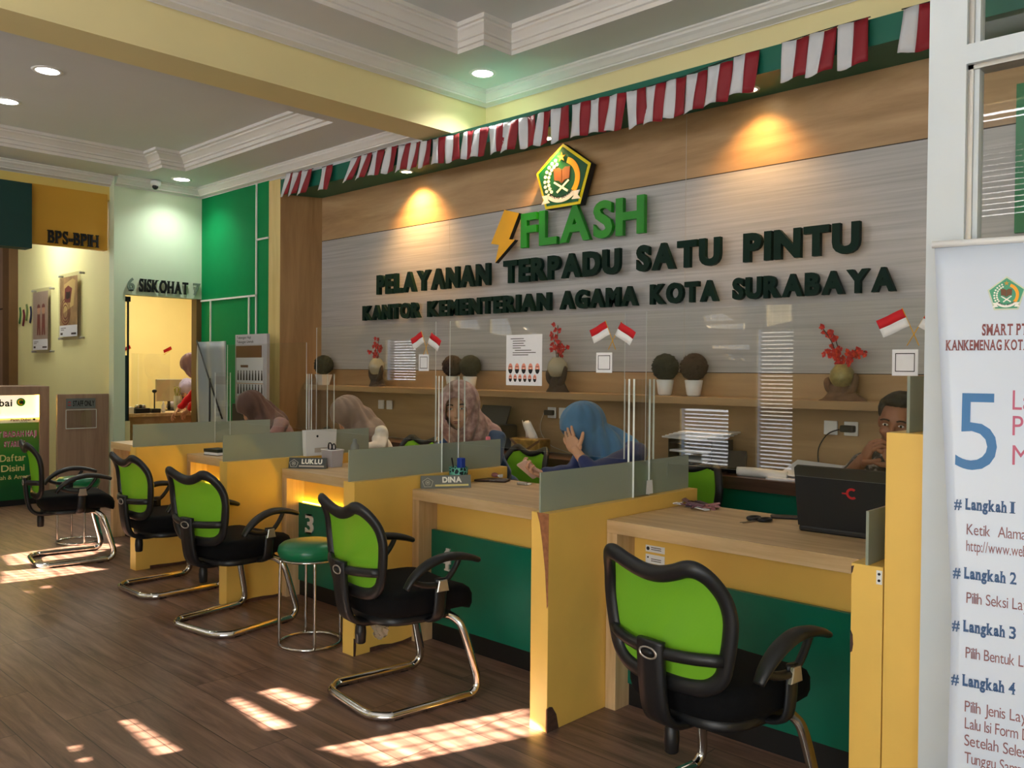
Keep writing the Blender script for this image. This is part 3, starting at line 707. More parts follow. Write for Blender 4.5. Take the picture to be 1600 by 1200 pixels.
for (x0, x1, side) in ((-2.452, -2.362, 'below the flags over the DINA desk'), (-3.705, -3.622, 'below the flags over the LUKLU desk'), (-1.132, -1.045, 'below the flags over the laptop desk')):
    c = MB(); c.box(x0, 3.1262, 1.415, x1, 3.1278, 1.507, M['paper'])
    b = MB()
    for (a, b_, c_, d_) in ((.012, .014, .088, .017), (.012, .093-.017, .088, .093-.014), (.012, .014, .015, .079), (.085, .014, .088, .079)):
        k = (x1-x0)/.1
        b.box(x0+a*k, 3.1256, 1.415+b_, x0+c_*k, 3.1262, 1.415+d_, M['ink'])
    o = c.build('scan_card'); tag(o, 'small white card with a thin square border, '+side, 'card', 'white cards under the flags'); o2 = b.build('border', o)
t = thing('face_poster', 'white sheet of text and two rows of small masked faces on the acrylic screen', 'poster', (-2.905, 3.127, 1.35))
MB().box(-3.026, 3.1262, 1.348, -2.785, 3.1278, 1.60, M['paper']).build('sheet', t, True)
k = MB()
for j, (xa, xb) in enumerate(((.03, .12), (.045, .13), (.045, .12), (.045, .13), (.045, .10), (.06, .17), (.045, .20), (.045, .15))):
    k.box(-3.026+xa, 3.1256, 1.578-j*.0115, -3.026+xb, 3.1262, 1.5815-j*.0115, M['seam'])
k.build('print', t, True)
skinp = mat('printed face pink', (232, 150, 130), .7)
fc = MB()
for row, n, z, w, hh in ((0, 5, 1.432, .030, .026), (1, 6, 1.384, .022, .019)):
    for j in range(n):
        cx = -3.026+.030+j*((.182 if row == 0 else .165)/(n-1)); O = (cx, 3.1262, z); a = ((1, 0, 0), (0, 0, 1), (0, -1, 0))
        fc.prism([(w/2*math.cos(q), hh*math.sin(q)) for q in [2*PI*i/14 for i in range(14)]], O, *a, 0, .0004, skinp)
        fc.prism([(w/2*math.cos(q), hh*math.sin(q)) for q in [PI*(1.05+.9*i/8) for i in range(9)]], O, *a, .0004, .0007, M['ink'])
        fc.prism([(-w*.35, hh*.30), (w*.35, hh*.30), (w*.35, hh*.42), (-w*.35, hh*.42)], O, *a, .0004, .0007, M['embrown'])
        fc.prism([(-w*.16, -hh*.05), (w*.16, -hh*.05), (w*.1, hh*.1), (-w*.1, hh*.1)], O, *a, .0004, .0007, M['emwhite'])
fc.build('face_rows', t, True)
# ------------------------------------------------------------------ visitor chairs and stools
def smooth_path(P, n=6, closed=False):
    """Catmull-Rom through the points"""
    P = [Vector(p) for p in P]; out = []; k = len(P)
    rng = range(k if closed else k-1)
    for i in rng:
        a, b, c, d = (P[(i-1) % k] if closed or i > 0 else P[0]), P[i], P[(i+1) % k], (P[(i+2) % k] if closed or i+2 < k else P[-1])
        for j in range(n):
            t = j/n; out.append(.5*((2*b)+(c-a)*t+(2*a-5*b+4*c-d)*t*t+(3*b-a-3*c+d)*t**3))
    if not closed: out.append(P[-1])
    return out
BASE_BACK = -.235
def back_y(x, z):
    """the back leans, its sides wrap forward and its top rolls rearward"""
    t = (z-.50)
    y = BASE_BACK-.10*t+.42*x*x*1.9
    if z > .74: y -= 2.6*(z-.74)**2
    if z < .58: y += .5*(.58-z)**2
    return y
OUT = [(0, .500), (.09, .500), (.155, .512), (.198, .550), (.216, .61), (.228, .68), (.232, .74), (.222, .80), (.200, .852), (.172, .882), (.140, .886), (.095, .868), (.045, .852), (0, .847)]
OUT = [(x, .497+(z-.5)*.945) for x, z in OUT]
def back_parts(t, frame_r=.019):
    half = [(x, z) for x, z in OUT]
    loop = half + [(-x, z) for x, z in reversed(half[1:-1])]
    path = smooth_path([(x, back_y(x, z), z) for x, z in loop], 4, True)
    MB().sweep(path, .017, M['black'], ry=.0255, n=12, closed=True, up=(0, 1, 0)).build('back_frame', t)
    fab = MB(); n = 20
    def xw(z):
        pts = sorted([(zz, xx) for xx, zz in OUT if xx > .05 and zz < .87])
        for (z0, x0), (z1, x1) in zip(pts, pts[1:]):
            if z0 <= z <= z1: return x0+(x1-x0)*(z-z0)/max(z1-z0, 1e-6)
        return pts[-1][1] if z > .8 else pts[0][1]
    def ztop(x): return .827+.032*min(1, (abs(x)/.165)**2)
    rows = []
    for i in range(n+1):
        row = []
        for j in range(n+1):
            u = -1+2*j/n; zz = .503+(ztop(u*.21)-.503)*i/n; x = u*(xw(zz)-.004); row.append((x, back_y(x, zz)+.004, zz))
        rows.append(row)
    V = [p for r in rows for p in r]; F = [(i*(n+1)+j, i*(n+1)+j+1, (i+1)*(n+1)+j+1, (i+1)*(n+1)+j) for i in range(n) for j in range(n)]
    fab.add(V, F, M['lime'], True); o = fab.build('back_mesh', t); o['label'] = 'lime green mesh panel'
    MB().sweep([(x, back_y(x, .60)-.012-.02*(1-(x/.2)**2), .60-.008*(1-(x/.2)**2)) for x in [-.214+.428*i/12 for i in range(13)]], .015, M['black'], ry=.019, n=8, up=(0, 1, 0)).build('lumbar_bar', t)
def make_chair(name, label, cat, visitor=True):
    t = thing(name, label, cat)
    # cushion with a waterfall front, on a black pan
    c = MB(); rings = []
    for z, k, f in ((.388, .86, -.02), (.398, .97, -.005), (.422, 1.0, 0), (.462, 1.0, 0), (.482, .96, -.008), (.492, .86, -.02), (.496, .6, -.04)):
        ring = []
        for j in range(36):
            a = 2*PI*j/36; ca, sa = math.cos(a), math.sin(a); e = .55
            x = .238*k*math.copysign(abs(ca)**e, ca); y = .235*k*math.copysign(abs(sa)**e, sa)
            zz = z-(.055*max(0, (y-.12)/.12)**2 if y > .12 else 0)+.012*(x/.24)**2
            ring.append((x, y*1.06+.045, zz))
        rings.append(ring)
    c.loft(rings, M['blackfab']).build('seat_cushion', t)
    MB().loft([[(x*.20, y*.19+.01, z) for x, y in ((math.copysign(abs(math.cos(2*PI*j/24))**.6, math.cos(2*PI*j/24)), math.copysign(abs(math.sin(2*PI*j/24))**.6, math.sin(2*PI*j/24))) for j in range(24))] for z in (.362, .372, .398)], M['black']).build('seat_pan', t)
    back_parts(t)
    # spine: flat slab from the lumbar bar down, bending forward under the seat
    sp = smooth_path([(0, -.285, .625), (0, -.282, .56), (0, -.272, .47), (0, -.255, .40), (0, -.215, .362), (0, -.14, .352), (0, -.05, .36)], 5)
    MB().sweep(sp, .012, M['black'], ry=.050, n=12, up=(0, 1, .2), square=.8).build('spine', t)
    bdg = MB()
    Rr = [(-.0, -.2985, .585)]
    bdg.loft([[(.036*math.cos(q)*k, -.2965-d, .588+.019*math.sin(q)*k) for q in [2*PI*i/20 for i in range(20)]] for k, d in ((1, 0), (1, .003), (.8, .004), (.8, .002), (.01, .002))], M['badge'])
    b = bdg.build('badge', t); b['label'] = 'oval silver badge on the spine'
    ins = MB(); ins.loft([[(.0285*math.cos(q)*k, -.2992-d, .588+.0135*math.sin(q)*k) for q in [2*PI*i/20 for i in range(20)]] for k, d in ((1, 0), (.01, .0008))], M['black']); ins.build('badge_plate', b)
    MB().lathe([(.018, -.075), (.022, -.07), (.024, -.03), (.022, 0), (.014, .01), (.012, .03)], (0, -.185, .335), M['black'], 16).build('knob', t)
    # arms: an arched pad whose two ends come down to a hub, and a post to the seat pan
    for s in (1, -1):
        X = .265*s
        pad = smooth_path([(X, -.125, .530), (X+.004*s, -.095, .572), (X+.006*s, -.035, .615), (X+.006*s, .045, .640), (X+.004*s, .125, .638), (X, .190, .624), (X, .235, .608)], 5)
        k = len(pad)
        MB().sweep(pad, [.012+.006*math.sin(PI*i/(k-1)) for i in range(k)], M['black'], ry=[.020+.012*math.sin(PI*i/(k-1)) for i in range(k)], n=12, up=(0, 0, 1)).build('armrest', t)
        br = MB()
        br.sweep(smooth_path([(X, -.10, .560), (X, -.055, .540), (X, -.005, .530), (X, .045, .528)], 4), .014, M['black'], ry=.017, n=8, up=(0, 0, 1))
        br.sweep(smooth_path([(X, .140, .636), (X, .118, .595), (X, .082, .552), (X, .045, .528)], 4), .012, M['black'], ry=.013, n=8, up=(0, 1, 0))
        br.sweep(smooth_path([(X, .045, .555), (X, .043, .50), (X-.002*s, .040, .44), (X-.012*s, .038, .395), (X-.05*s, .036, .372), (X-.12*s, .035, .368)], 4), .030, M['black'], ry=.012, n=10, up=(0, 1, 0))
        br.build('arm_bracket', t)
        MB().loft([[(X+s*(.006+d), .045+y*k, .526+z*k) for y, z in ((-.030, -.024), (.030, -.024), (.020, .024), (-.020, .024))] for k, d in ((1, 0), (1, .010), (.85, .013))], M['badge'], smooth=False).build('arm_badge', t)
    if visitor:
        r = .05; W = .235; yb = -.235; yf = .235
        half = [(.14, .10, .368), (.16, .15, .362), (.185, .185, .335), (.205, .205, .29), (.222, .245, .14), (.228, .258, .085), (.232, .255, .045), (.235, .225, .020), (.235, .18, 0.0178), (.235, -.13, 0.0178), (.232, -.175, 0.0178), (.20, -.213, 0.0178), (.165, -.232, 0.0178), (.10, -.238, 0.0178)]
        full = half+[(-x, y, z) for x, y, z in reversed(half)]
        MB().sweep(smooth_path(full, 5), .0175, M['chrome'], ry=.0175, n=12, square=.45).build('sled_frame', t)
        for s in (1, -1):
            for y in (.17, -.14): MB().rbox(W*s-.012, y-.022, 0, W*s+.012, y+.022, .010, .005, M['black']).build('glide', t)
    else:
        MB().cyl((0, 0, .09), (0, 0, .37), .025, M['black']).build('column', t)
        for i in range(5):
            a = 2*PI*i/5; ca, sa = math.cos(a), math.sin(a)
            g = MB().sweep([(ca*.02, sa*.02, .095), (ca*.27, sa*.27, .065)], .022, M['black'], n=8, r1=.014).build('base_arm', t)
            MB().cyl((ca*.27-.02*sa, sa*.27+.02*ca, .026), (ca*.27+.02*sa, sa*.27-.02*ca, .026), .026, M['black'], n=12).build('castor', g)
    return t
G = 'green mesh visitor chairs'
ch0 = make_chair('visitor_chair', 'green mesh visitor chair at the DINA desk, its chrome sled fully in view', 'chair')
ch0['group'] = G; ch0.location = (-2.947, 2.381, 0); ch0.rotation_euler = (0, 0, math.radians(-8))
CH = [(-4.44, 2.40, 8, 'green mesh visitor chair left of the round green stool'), (-5.44, 2.49, 0, 'green mesh visitor chair in front of the first yellow partition'),
      (-6.74, 2.34, -10, 'leftmost green mesh visitor chair, seen side-on by the staff gate'), (-1.425, 2.42, -7, 'nearest green mesh visitor chair, its back filling the lower right of the photo')]
for x, y, r, lab in CH: dup(ch0, (x, y, 0), math.radians(r), lab, G)
# plastic film still hanging under the seat of the DINA chair
film = MB()
rings = []
for i in range(7):
    z = .372-.018*i
    rings.append([(.05*math.cos(2*PI*j/14)*(1-.09*i)+random.uniform(-.008, .008), -.09+.05*math.sin(2*PI*j/14)*(1-.09*i)+random.uniform(-.008, .008), z+random.uniform(-.006, .006)) for j in range(14)])
film.loft(rings, sheet_mat('cling film', (.9, .9, .88, 1), .6, .2, lin((200, 190, 180))), smooth=False).build('packing_film', ch0)
# round stools
def make_stool(label):
    t = thing('round_stool', label, 'stool', (0, 0, 0), 0, 'green round stools')
    MB().lathe([(.02, .452), (.145, .452), (.158, .462), (.166, .485), (.160, .512), (.140, .528), (.08, .534), (.004, .535)], (0, 0, 0), M['stoolgreen'], 32).build('seat', t)
    MB().sweep([(.150*math.cos(2*PI*i/32), .150*math.sin(2*PI*i/32), .448) for i in range(32)], .006, M['chrome'], n=8, closed=True).build('seat_ring', t)
    MB().sweep([(.155*math.cos(2*PI*i/32), .155*math.sin(2*PI*i/32), .012) for i in range(32)], .008, M['chrome'], n=8, closed=True).build('foot_ring', t)
    for k in range(4):
        a = PI/4+k*PI/2+.35; ca, sa = math.cos(a), math.sin(a)
        MB().sweep(smooth_path([(ca*.10, sa*.10, .447), (ca*.135, sa*.135, .447), (ca*.15, sa*.15, .43), (ca*.155, sa*.155, .2), (ca*.155, sa*.155, .012)], 4), .0075, M['chrome'], n=8).build('leg', t)
    return t
M['stoolgreen'] = mat('green vinyl', (10, 112, 72), .28, vary=.04)
st = make_stool('round green vinyl stool with chrome legs in front of desk number 3'); st.location = (-3.815, 2.50, 0)
dup(st, (-7.35, 2.62, 0), .4, 'round green stool half hidden behind the leftmost visitor chair')
# staff chairs behind the counters share the back but stand on a star base
sc0 = make_chair('office_chair', 'green backed office chair behind the sleeping-pose woman in taupe hijab', 'chair', False)
# ------------------------------------------------------------------ the sign wall
XD, ZD, ND = (1, 0, 0), (0, 0, 1), (0, -1, 0)
def lettering(words, z0, z1, m, label, depth, lift, bold):
    c = (words[0][1]+words[-1][2])/2
    t = thing('sign_lettering', label, 'sign', (c, YW, z0))
    for s, x0, x1 in words:
        text(None, s, (x0, YW, z0), XD, ZD, ND, x1-x0, z1-z0, m, bold=bold, depth=depth, lift=lift, gap=.075, letters=True, parent=t)
    return t
lettering([('PELAYANAN', -6.553, -5.047), ('TERPADU', -4.885, -3.721), ('SATU', -3.577, -2.913), ('PINTU', -2.748, -2.006)], 2.125, 2.307, M['lettergreen'], 'upper line of dark green raised letters reading PELAYANAN TERPADU SATU PINTU', .035, .045, .055)
lettering([('KANTOR', -6.770, -5.927), ('KEMENTERIAN', -5.822, -4.380), ('AGAMA', -4.283, -3.567), ('KOTA', -3.459, -2.928), ('SURABAYA', -2.821, -1.801)], 1.889, 2.028, M['lettergreen'], 'lower line of dark green raised letters reading KANTOR KEMENTERIAN AGAMA KOTA SURABAYA', .035, .045, .055)
lettering([('FLASH', -4.684, -3.505)], 2.392, 2.660, M['flashgreen'], 'large bright green raised letters reading FLASH', .035, .055, .035)
b = MB(); b.prism([(-4.856, 2.713), (-4.693, 2.668), (-4.800, 2.472), (-4.735, 2.462), (-4.955, 2.295), (-4.915, 2.438), (-5.006, 2.455)], (0, YW, 0), XD, ZD, ND, .06, .10, M['gold'], M['ink'])
tag(b.build('lightning_bolt'), 'yellow lightning bolt board to the left of FLASH', 'sign')
EM = [(.0, 1.0), (1.0, .245), (.635, -.90), (-.635, -.90), (-1.0, .245)]
def emblem(parent, O, ux, uz, n, sx, sz, base, flat=False, motto=True, edge=None):
    """pentagon crest: border, field, cotton arc, rice arc, star, book on a stand, ribbon with motto"""
    k = .0 if flat else 1.0; d = [base+.0012*i if flat else base+.006*i for i in range(6)]
    th = .0006 if flat else .005
    ux, uz = Vector(ux), Vector(uz)
    S = lambda P, f=1.0: [(x*sx*f, z*sz*f) for x, z in P]
    def part(name, polys, m, lvl, lab=None):
        mb = MB()
        for P in polys: mb.prism(S(P), O, ux, uz, n, d[lvl], d[lvl]+th, m)
        return mb.build(name, parent, True)
    bd = MB()
    if not flat: bd.prism(S(EM), O, ux, uz, n, base-.06, base, M['emyellow'], edge or M['ink'])
    bd.prism(S(EM), O, ux, uz, n, d[0], d[0]+th, M['emyellow']); bd.build('border', parent, True)
    part('field', [[(x*.90, z*.90-.005) for x, z in EM]], M['emgreen'], 1)
    dots = []
    for i in range(9):
        a = math.radians(112+i*13.5)
        for r in (.50, .635): 
            c = (r*math.cos(a), -.08+r*math.sin(a)*1.02); dots.append([(c[0]+.052*math.cos(q), c[1]+.052*math.sin(q)) for q in [2*PI*j/8 for j in range(8)]])
    part('cotton_spray', dots, M['emwhite'], 2)
    part('rice_spray', [band(0, -.08, .49, .66, -44, 70, 18, 1.02)], M['emorange'], 2)
    star = [((.155 if i % 2 == 0 else .06)*math.sin(PI*i/5), .585+(.155 if i % 2 == 0 else .06)*math.cos(PI*i/5)) for i in range(10)]
    part('star', [star], M['emgold'], 3)
    part('book', [[(-.30, .26), (-.12, .28), (-.008, .20), (-.008, -.20), (-.12, -.10), (-.28, -.08)], [(.30, .26), (.12, .28), (.008, .20), (.008, -.20), (.12, -.10), (.28, -.08)]], M['embrown'], 2)
    part('book_stand', [[(-.29, -.16), (-.25, -.12), (.26, -.44), (.22, -.49)], [(.29, -.16), (.25, -.12), (-.18, -.44), (-.14, -.49)]], M['emwhite'], 3)
    part('ribbon', [band(0, -.02, .62, .76, -133, -47, 16), [(-.70, -.50), (-.44, -.50), (-.47, -.66), (-.40, -.74), (-.72, -.76), (-.62, -.63)], [(.70, -.50), (.44, -.50), (.47, -.66), (.40, -.74), (.72, -.76), (.62, -.63)]], M['emwhite'], 4)
    if motto:
        mb = MB(); s = 'IKHLAS BERAMAL'; W = 84.0
        for i, ch in enumerate(s):
            if ch == ' ': continue
            a = math.radians(-132+4+W*i/(len(s)-.6)); rr = .655
            c = Vector(O)+ux*(rr*math.cos(a)*sx)+uz*((-.02+rr*math.sin(a))*sz)
            tx = (ux*(-math.sin(a)*sx)+uz*(math.cos(a)*sz)).normalized(); ty = (ux*(-math.cos(a)*sx)+uz*(-math.sin(a)*sz)).normalized()
            text(mb, ch, c-tx*(.02*sx), tx, ty, n, .058*sx, .085*sz, M['ink'], bold=.03, lift=d[4]+th+.0004)
        mb.build('motto', parent, True)
t = thing('pentagon_emblem', 'green and yellow pentagon emblem on the sign wall above FLASH', 'emblem', (-4.245, YW, 2.66))
emblem(t, (-4.24, YW, 2.886), XD, ZD, ND, .268, .25, .10)
# red and white bunting along the fascia
FL = [(-7.555, 3.351, 3.142), (-7.427, 3.343, 3.13), (-7.269, 3.332, 3.116), (-6.943, 3.32, 3.102), (-6.467, 3.326, 3.131), (-6.314, 3.329, 3.127), (-6.164, 3.331, 3.123), (-5.974, 3.334, 3.117), (-5.791, 3.323, 3.108), (-5.63, 3.314, 3.101), (-5.506, 3.306, 3.095), (-5.362, 3.3, 3.089), (-5.198, 3.292, 3.083), (-5.002, 3.289, 3.076), (-4.879, 3.286, 3.072), (-4.702, 3.282, 3.066), (-4.552, 3.279, 3.061), (-4.394, 3.279, 3.056), (-4.21, 3.281, 3.05), (-4.075, 3.283, 3.046), (-3.885, 3.279, 3.043), (-3.72, 3.276, 3.04), (-3.562, 3.271, 3.031), (-3.414, 3.266, 3.023), (-3.261, 3.265, 3.021), (-3.11, 3.268, 3.031), (-2.954, 3.272, 3.037), (-2.805, 3.288, 3.05), (-2.635, 3.306, 3.073), (-2.322, 3.31, 3.09), (-2.158, 3.316, 3.085), (-1.998, 3.322, 3.08), (-1.657, 3.316, 3.08), (-1.05, 3.305, 3.07), (-.62, 3.30, 3.06)]
def bunting(label, idx):
    xs = [FL[i][0] for i in idx]
    t = thing('flag_bunting', label, 'bunting', (sum(xs)/len(xs), 4.655, 3.05), 0, 'red and white bunting on the green fascia')
    MB().sweep([(x-.01, 4.66, zt+.004) for x, zt, zb in [FL[i] for i in idx]]+[(xs[-1]+.17, 4.66, FL[idx[-1]][1]+.004)], .003, M['ink'], n=6).build('string', t, True)
    for i in idx:
        x, zt, zb = FL[i]; nx = FL[i+1][0] if i+1 < len(FL) else x+.16
        w = min(nx-x-.004, .165); rnd = random.Random(i*3+1); sl = -.10 if i in (0, 1, 2) else (-.05 if i == 3 else (-.14 if i == 4 else (-.10 if i == 5 else (-.05 if i < 10 else rnd.uniform(-.03, .025)))))
        f = MB(); ph = rnd.uniform(0, 6); amp = .008
        for h, m in ((0, 'bunwhite'), (1, 'deepred')):
            V = []; n = 5; k = 6
            for r in range(k+1):
                for c in range(n+1):
                    u = (h+c/n)/2; q = r/k
                    V.append((x+w*u+sl*q**1.2, 4.652-amp*math.sin(ph+u*7+q*3)-.012*q, zt+(zb-zt)*q*(1+.04*math.sin(ph+u*4)) + rnd.uniform(-.001, .001)))
            f.add(V, [(r*(n+1)+c, r*(n+1)+c+1, (r+1)*(n+1)+c+1, (r+1)*(n+1)+c) for r in range(k) for c in range(n)], M[m], True)
        o = f.build('flag', t, True); o.modifiers.new('thick', 'SOLIDIFY').thickness = .0008
bunting('short run of three red and white flags at the left end of the fascia', [0, 1, 2])
bunting('single red and white flag hanging alone near the left end of the fascia', [3])
bunting('long run of red and white flags across the middle of the fascia', list(range(4, 29)))
bunting('run of three red and white flags on the right part of the fascia', [29, 30, 31])
bunting('single red and white flag beside the white frame on the fascia', [32])
bunting('red and white flags of the fascia seen through the glass partition', [33, 34])
# wall shelf and the things on it
SH = 1.262
s = thing('wall_shelf', 'long oak wall shelf under the sign', 'shelf', (-3.2, 4.97, SH))
MB().box(-7.55, 4.86, SH-.05, 1.2, YW, SH, M['wallwoodlow']).build('board', s, True, bevel=.003)
M['leafdark'] = mat('dark moss green', (34, 44, 38), .9, vary=.5, scale=50, bump=.6)
M['leafbrown'] = mat('dark brown moss', (52, 40, 36), .9, vary=.5, scale=50, bump=.6)
def topiary(x, label, m, sq=False, rr=.088):
    t = thing('topiary_plant', label, 'plant', (x, 4.965, SH), 0, 'ball topiary plants on the shelf')
    if sq: MB().loft([[(r*a, r*b, z) for a, b in ((-1, -1), (1, -1), (1, 1), (-1, 1))] for r, z in ((.040, 0), (.062, .105), (.054, .105), (.050, .085))], M['white'], smooth=False).build('pot', t)
    else: MB().lathe([(.036, 0), (.046, .01), (.060, .105), (.056, .108), (.050, .09), (.004, .088)], (0, 0, 0), M['white']).build('pot', t)
    MB().cyl((0, 0, .085), (0, 0, .15), .008, M['leafbrown'], n=8).build('stem', t)
    bl = MB(); bl.ball((0, 0, .125+rr*.78), rr, rr, rr, m, 26, 18, .07)
    for k in range(180):
        d = Vector((random.gauss(0, 1), random.gauss(0, 1), random.gauss(0, 1))).normalized(); c = Vector((0, 0, .125+rr*.78))+d*rr*.97
        a = d.orthogonal().normalized()*.011; b = d.cross(a).normalized()*.009
        bl.add([c-a, c+b, c+a+d*.012, c-b], [(0, 1, 2, 3)], m)
    bl.build('foliage_ball', t)
topiary(-7.36, 'dark ball topiary in a white pot at the left end of the shelf', M['leafdark'], True, .095)
topiary(-5.44, 'left ball topiary of the pair behind the woman in the floral hijab', M['leafbrown'])
topiary(-5.225, 'right ball topiary of the pair above the floral hijab, in a white pot', M['leafdark'])
topiary(-3.30, 'left ball topiary of the pair behind the blue hijab', M['leafdark'])
topiary(-3.075, 'right ball topiary of the pair, its white pot beside the reflected blinds', M['leafbrown'])
M['petal'] = mat('red silk petals', (196, 22, 34), .6, vary=.25, scale=40)
M['petal2'] = mat('orange red silk petals', (226, 60, 30), .6, vary=.2, scale=40)
M['drift'] = mat('dark driftwood', (52, 38, 34), .7, vary=.4, scale=22, bump=.8)
M['drift2'] = mat('brown driftwood', (106, 78, 58), .7, vary=.35, scale=22, bump=.8)
M['vglass'] = sheet_mat('vase glass', (.82, .86, .80, 1), .45, .03, lin((206, 206, 190)))
M['vgold'] = mat('mottled gold vase', (150, 138, 88), .35, .2, vary=.3, scale=30)
def vase(x, label, variant):
    t = thing('flower_vase', label, 'vase', (x, 4.965, SH), 0, 'red flower vases on driftwood')
    w = MB(); m = M['drift'] if variant < 2 else M['drift2']
    rnd = random.Random(11+variant)
    rings = []
    hgt = .12 if variant < 2 else .085; wid = .095 if variant < 2 else .135
    for i in range(8):
        q = i/7; z = hgt*q
        rings.append([(wid*(1-.55*math.sin(q*1.5))*(1+.16*math.sin(3*a+variant)+rnd.uniform(-.07, .07))*math.cos(a), .065*(1-.4*q)*(1+.14*math.sin(2*a+1)+rnd.uniform(-.06, .06))*math.sin(a), z+ (.03*math.cos(a+variant) if i > 4 else 0)) for a in [2*PI*j/18 for j in range(18)]])
    w.loft(rings, m, smooth=False)
    for sx_, ln in ((-1, .05), (1, .075)):
        w.sweep(smooth_path([(sx_*.03, -.01, hgt*.5), (sx_*.07, -.015, hgt*.85), (sx_*.085, -.01, hgt+ln*.6), (sx_*.075, 0, hgt+ln)], 4), [.03, .028, .026, .025, .024, .022, .021, .02, .018, .016, .013, .010, .006], m, n=8)
    w.build('driftwood_base', t)
    R = .08 if variant != 2 else .072; zc = hgt+R*.78
    MB().lathe([(.02, zc-R*.98), (R*.7, zc-R*.75), (R, zc-.1*R), (R*.9, zc+.45*R), (R*.6, zc+.85*R), (R*.5, zc+R), (R*.46, zc+R), (R*.55, zc+.8*R)], (0, 0, 0), M['vglass'] if variant < 2 else M['vgold'], 24).build('bowl', t)
    sp = [(-.055, .0, .20), (.0, 0, .26), (.035, 0, .14), (.09, 0, .085)] if variant == 1 else ([(-.10, 0, .09), (-.03, 0, .15), (.03, 0, .21), (.07, 0, .13)] if variant == 0 else [(-.13, 0, .24), (-.06, 0, .20), (-.10, 0, .09), (-.03, 0, .07), (.08, 0, .10), (.13, 0, .09)])
    stem = MB(); fl = MB(); z0 = zc+R*.8
    for (dx, dy, dz) in sp:
        P = smooth_path([(dx*.1, 0, z0-.03), (dx*.45, dy, z0+dz*.55), (dx, dy, z0+dz)], 6); stem.sweep(P, .003, M['drift'], n=5)
        for k in range(7):
            c = Vector(P[min(len(P)-1, 4+k*(len(P)-5)//6)])+Vector((rnd.uniform(-.022, .022), rnd.uniform(-.02, .02), rnd.uniform(-.02, .02)))
            for q in range(5):
                a = 2*PI*q/5+rnd.random(); d = Vector((math.cos(a), -.55+rnd.uniform(-.3, .3), math.sin(a))).normalized(); e = d.cross(Vector((0, 1, 0))).normalized()
                s_ = rnd.uniform(.014, .024)
                fl.add([c, c+d*s_*.6+e*s_*.55, c+d*s_*1.25, c+d*s_*.6-e*s_*.55], [(0, 1, 2, 3)], M['petal'] if (k+q) % 4 or variant < 2 else M['petal2'])
    stem.build('stems', t); fl.build('blossoms', t, recalc=False)
vase(-6.49, 'glass vase of red flowers on dark driftwood at the left of the shelf', 0)
vase(-4.265, 'clear round vase of red flowers on dark driftwood beside the face poster', 1)
vase(-2.08, 'mottled gold vase of red flowers on brown driftwood at the right of the shelf', 2)
# sockets on the wall under the shelf
def socket(x, z, label, plug=None):
    t = thing('wall_socket', label, 'socket', (x, YW, z), 0, 'white wall sockets below the shelf')
    MB().rbox(x-.042, YW-.012, z-.042, x+.042, YW-.0005, z+.042, .006, M['white']).build('plate', t, True)
    MB().lathe([(.028, 0), (.028, .003), (.024, .003), (.022, -.006), (.002, -.006)], (0, 0, 0), M['seamlight']).build('outlet', t).rotation_euler = (PI/2, 0, 0)
    t.children[-1].location = (0, -.0125, 0)
    if plug:
        MB().rbox(x-.055, YW-.06, z-.02, x+.03, YW-.0135, z+.02, .012, M['black']).build('plug', t, True)
    return t
socket(-6.545, 1.09, 'left white socket of the pair behind the taupe hijab'); socket(-6.42, 1.09, 'right white socket of the pair behind the taupe hijab')
socket(-4.40, 1.098, 'white socket with a plug, left of the blue hijab', True); socket(-4.285, 1.098, 'white socket half hidden by the blue hijab')
socket(-2.185, 1.096, 'empty white socket left of the man'); socket(-2.062, 1.096, 'white socket with a thick black plug beside the man', True)
def cable(name, P, label, m, r=.004): tag(MB().sweep(smooth_path(P, 6), r, m, n=6).build(name), label, 'cable')
cable('power_cable', [(-2.12, 5.03, 1.09), (-2.19, 5.035, 1.06), (-2.245, 5.04, .98), (-2.25, 5.04, .90), (-2.225, 5.03, .815)], 'thin black cable hanging from the plug beside the man', M['black'])
cable('power_cable', [(-4.455, 5.03, 1.095), (-4.50, 5.04, 1.0), (-4.49, 5.05, .92), (-4.40, 5.04, .85), (-4.30, 5.04, .82), (-4.18, 5.03, .80)], 'thin pale cable hanging below the plug left of the blue hijab', M['seamlight'], .003)
# long walnut back counter
CT = .79
t = thing('back_counter', 'long dark walnut back counter along the sign wall with green fronts', 'counter', (-4.0, 4.9, 0))
MB().box(-7.4, 4.70, CT-.075, 1.0, YW-.001, CT, M['darkwood']).build('worktop', t, True, bevel=.002)
MB().box(-7.4, 4.73, .10, 1.0, 4.75, CT-.075, M['green']).build('front_panel', t, True)
MB().box(-7.4, 4.76, 0, 1.0, 4.78, .10, M['kick']).build('plinth', t, True)
for x in (-6.0, -4.75, -3.5, -2.2): MB().box(x-.02, 4.72, 0, x+.02, YW-.001, CT-.075, M['darkwood']).build('side_panel', t, True)
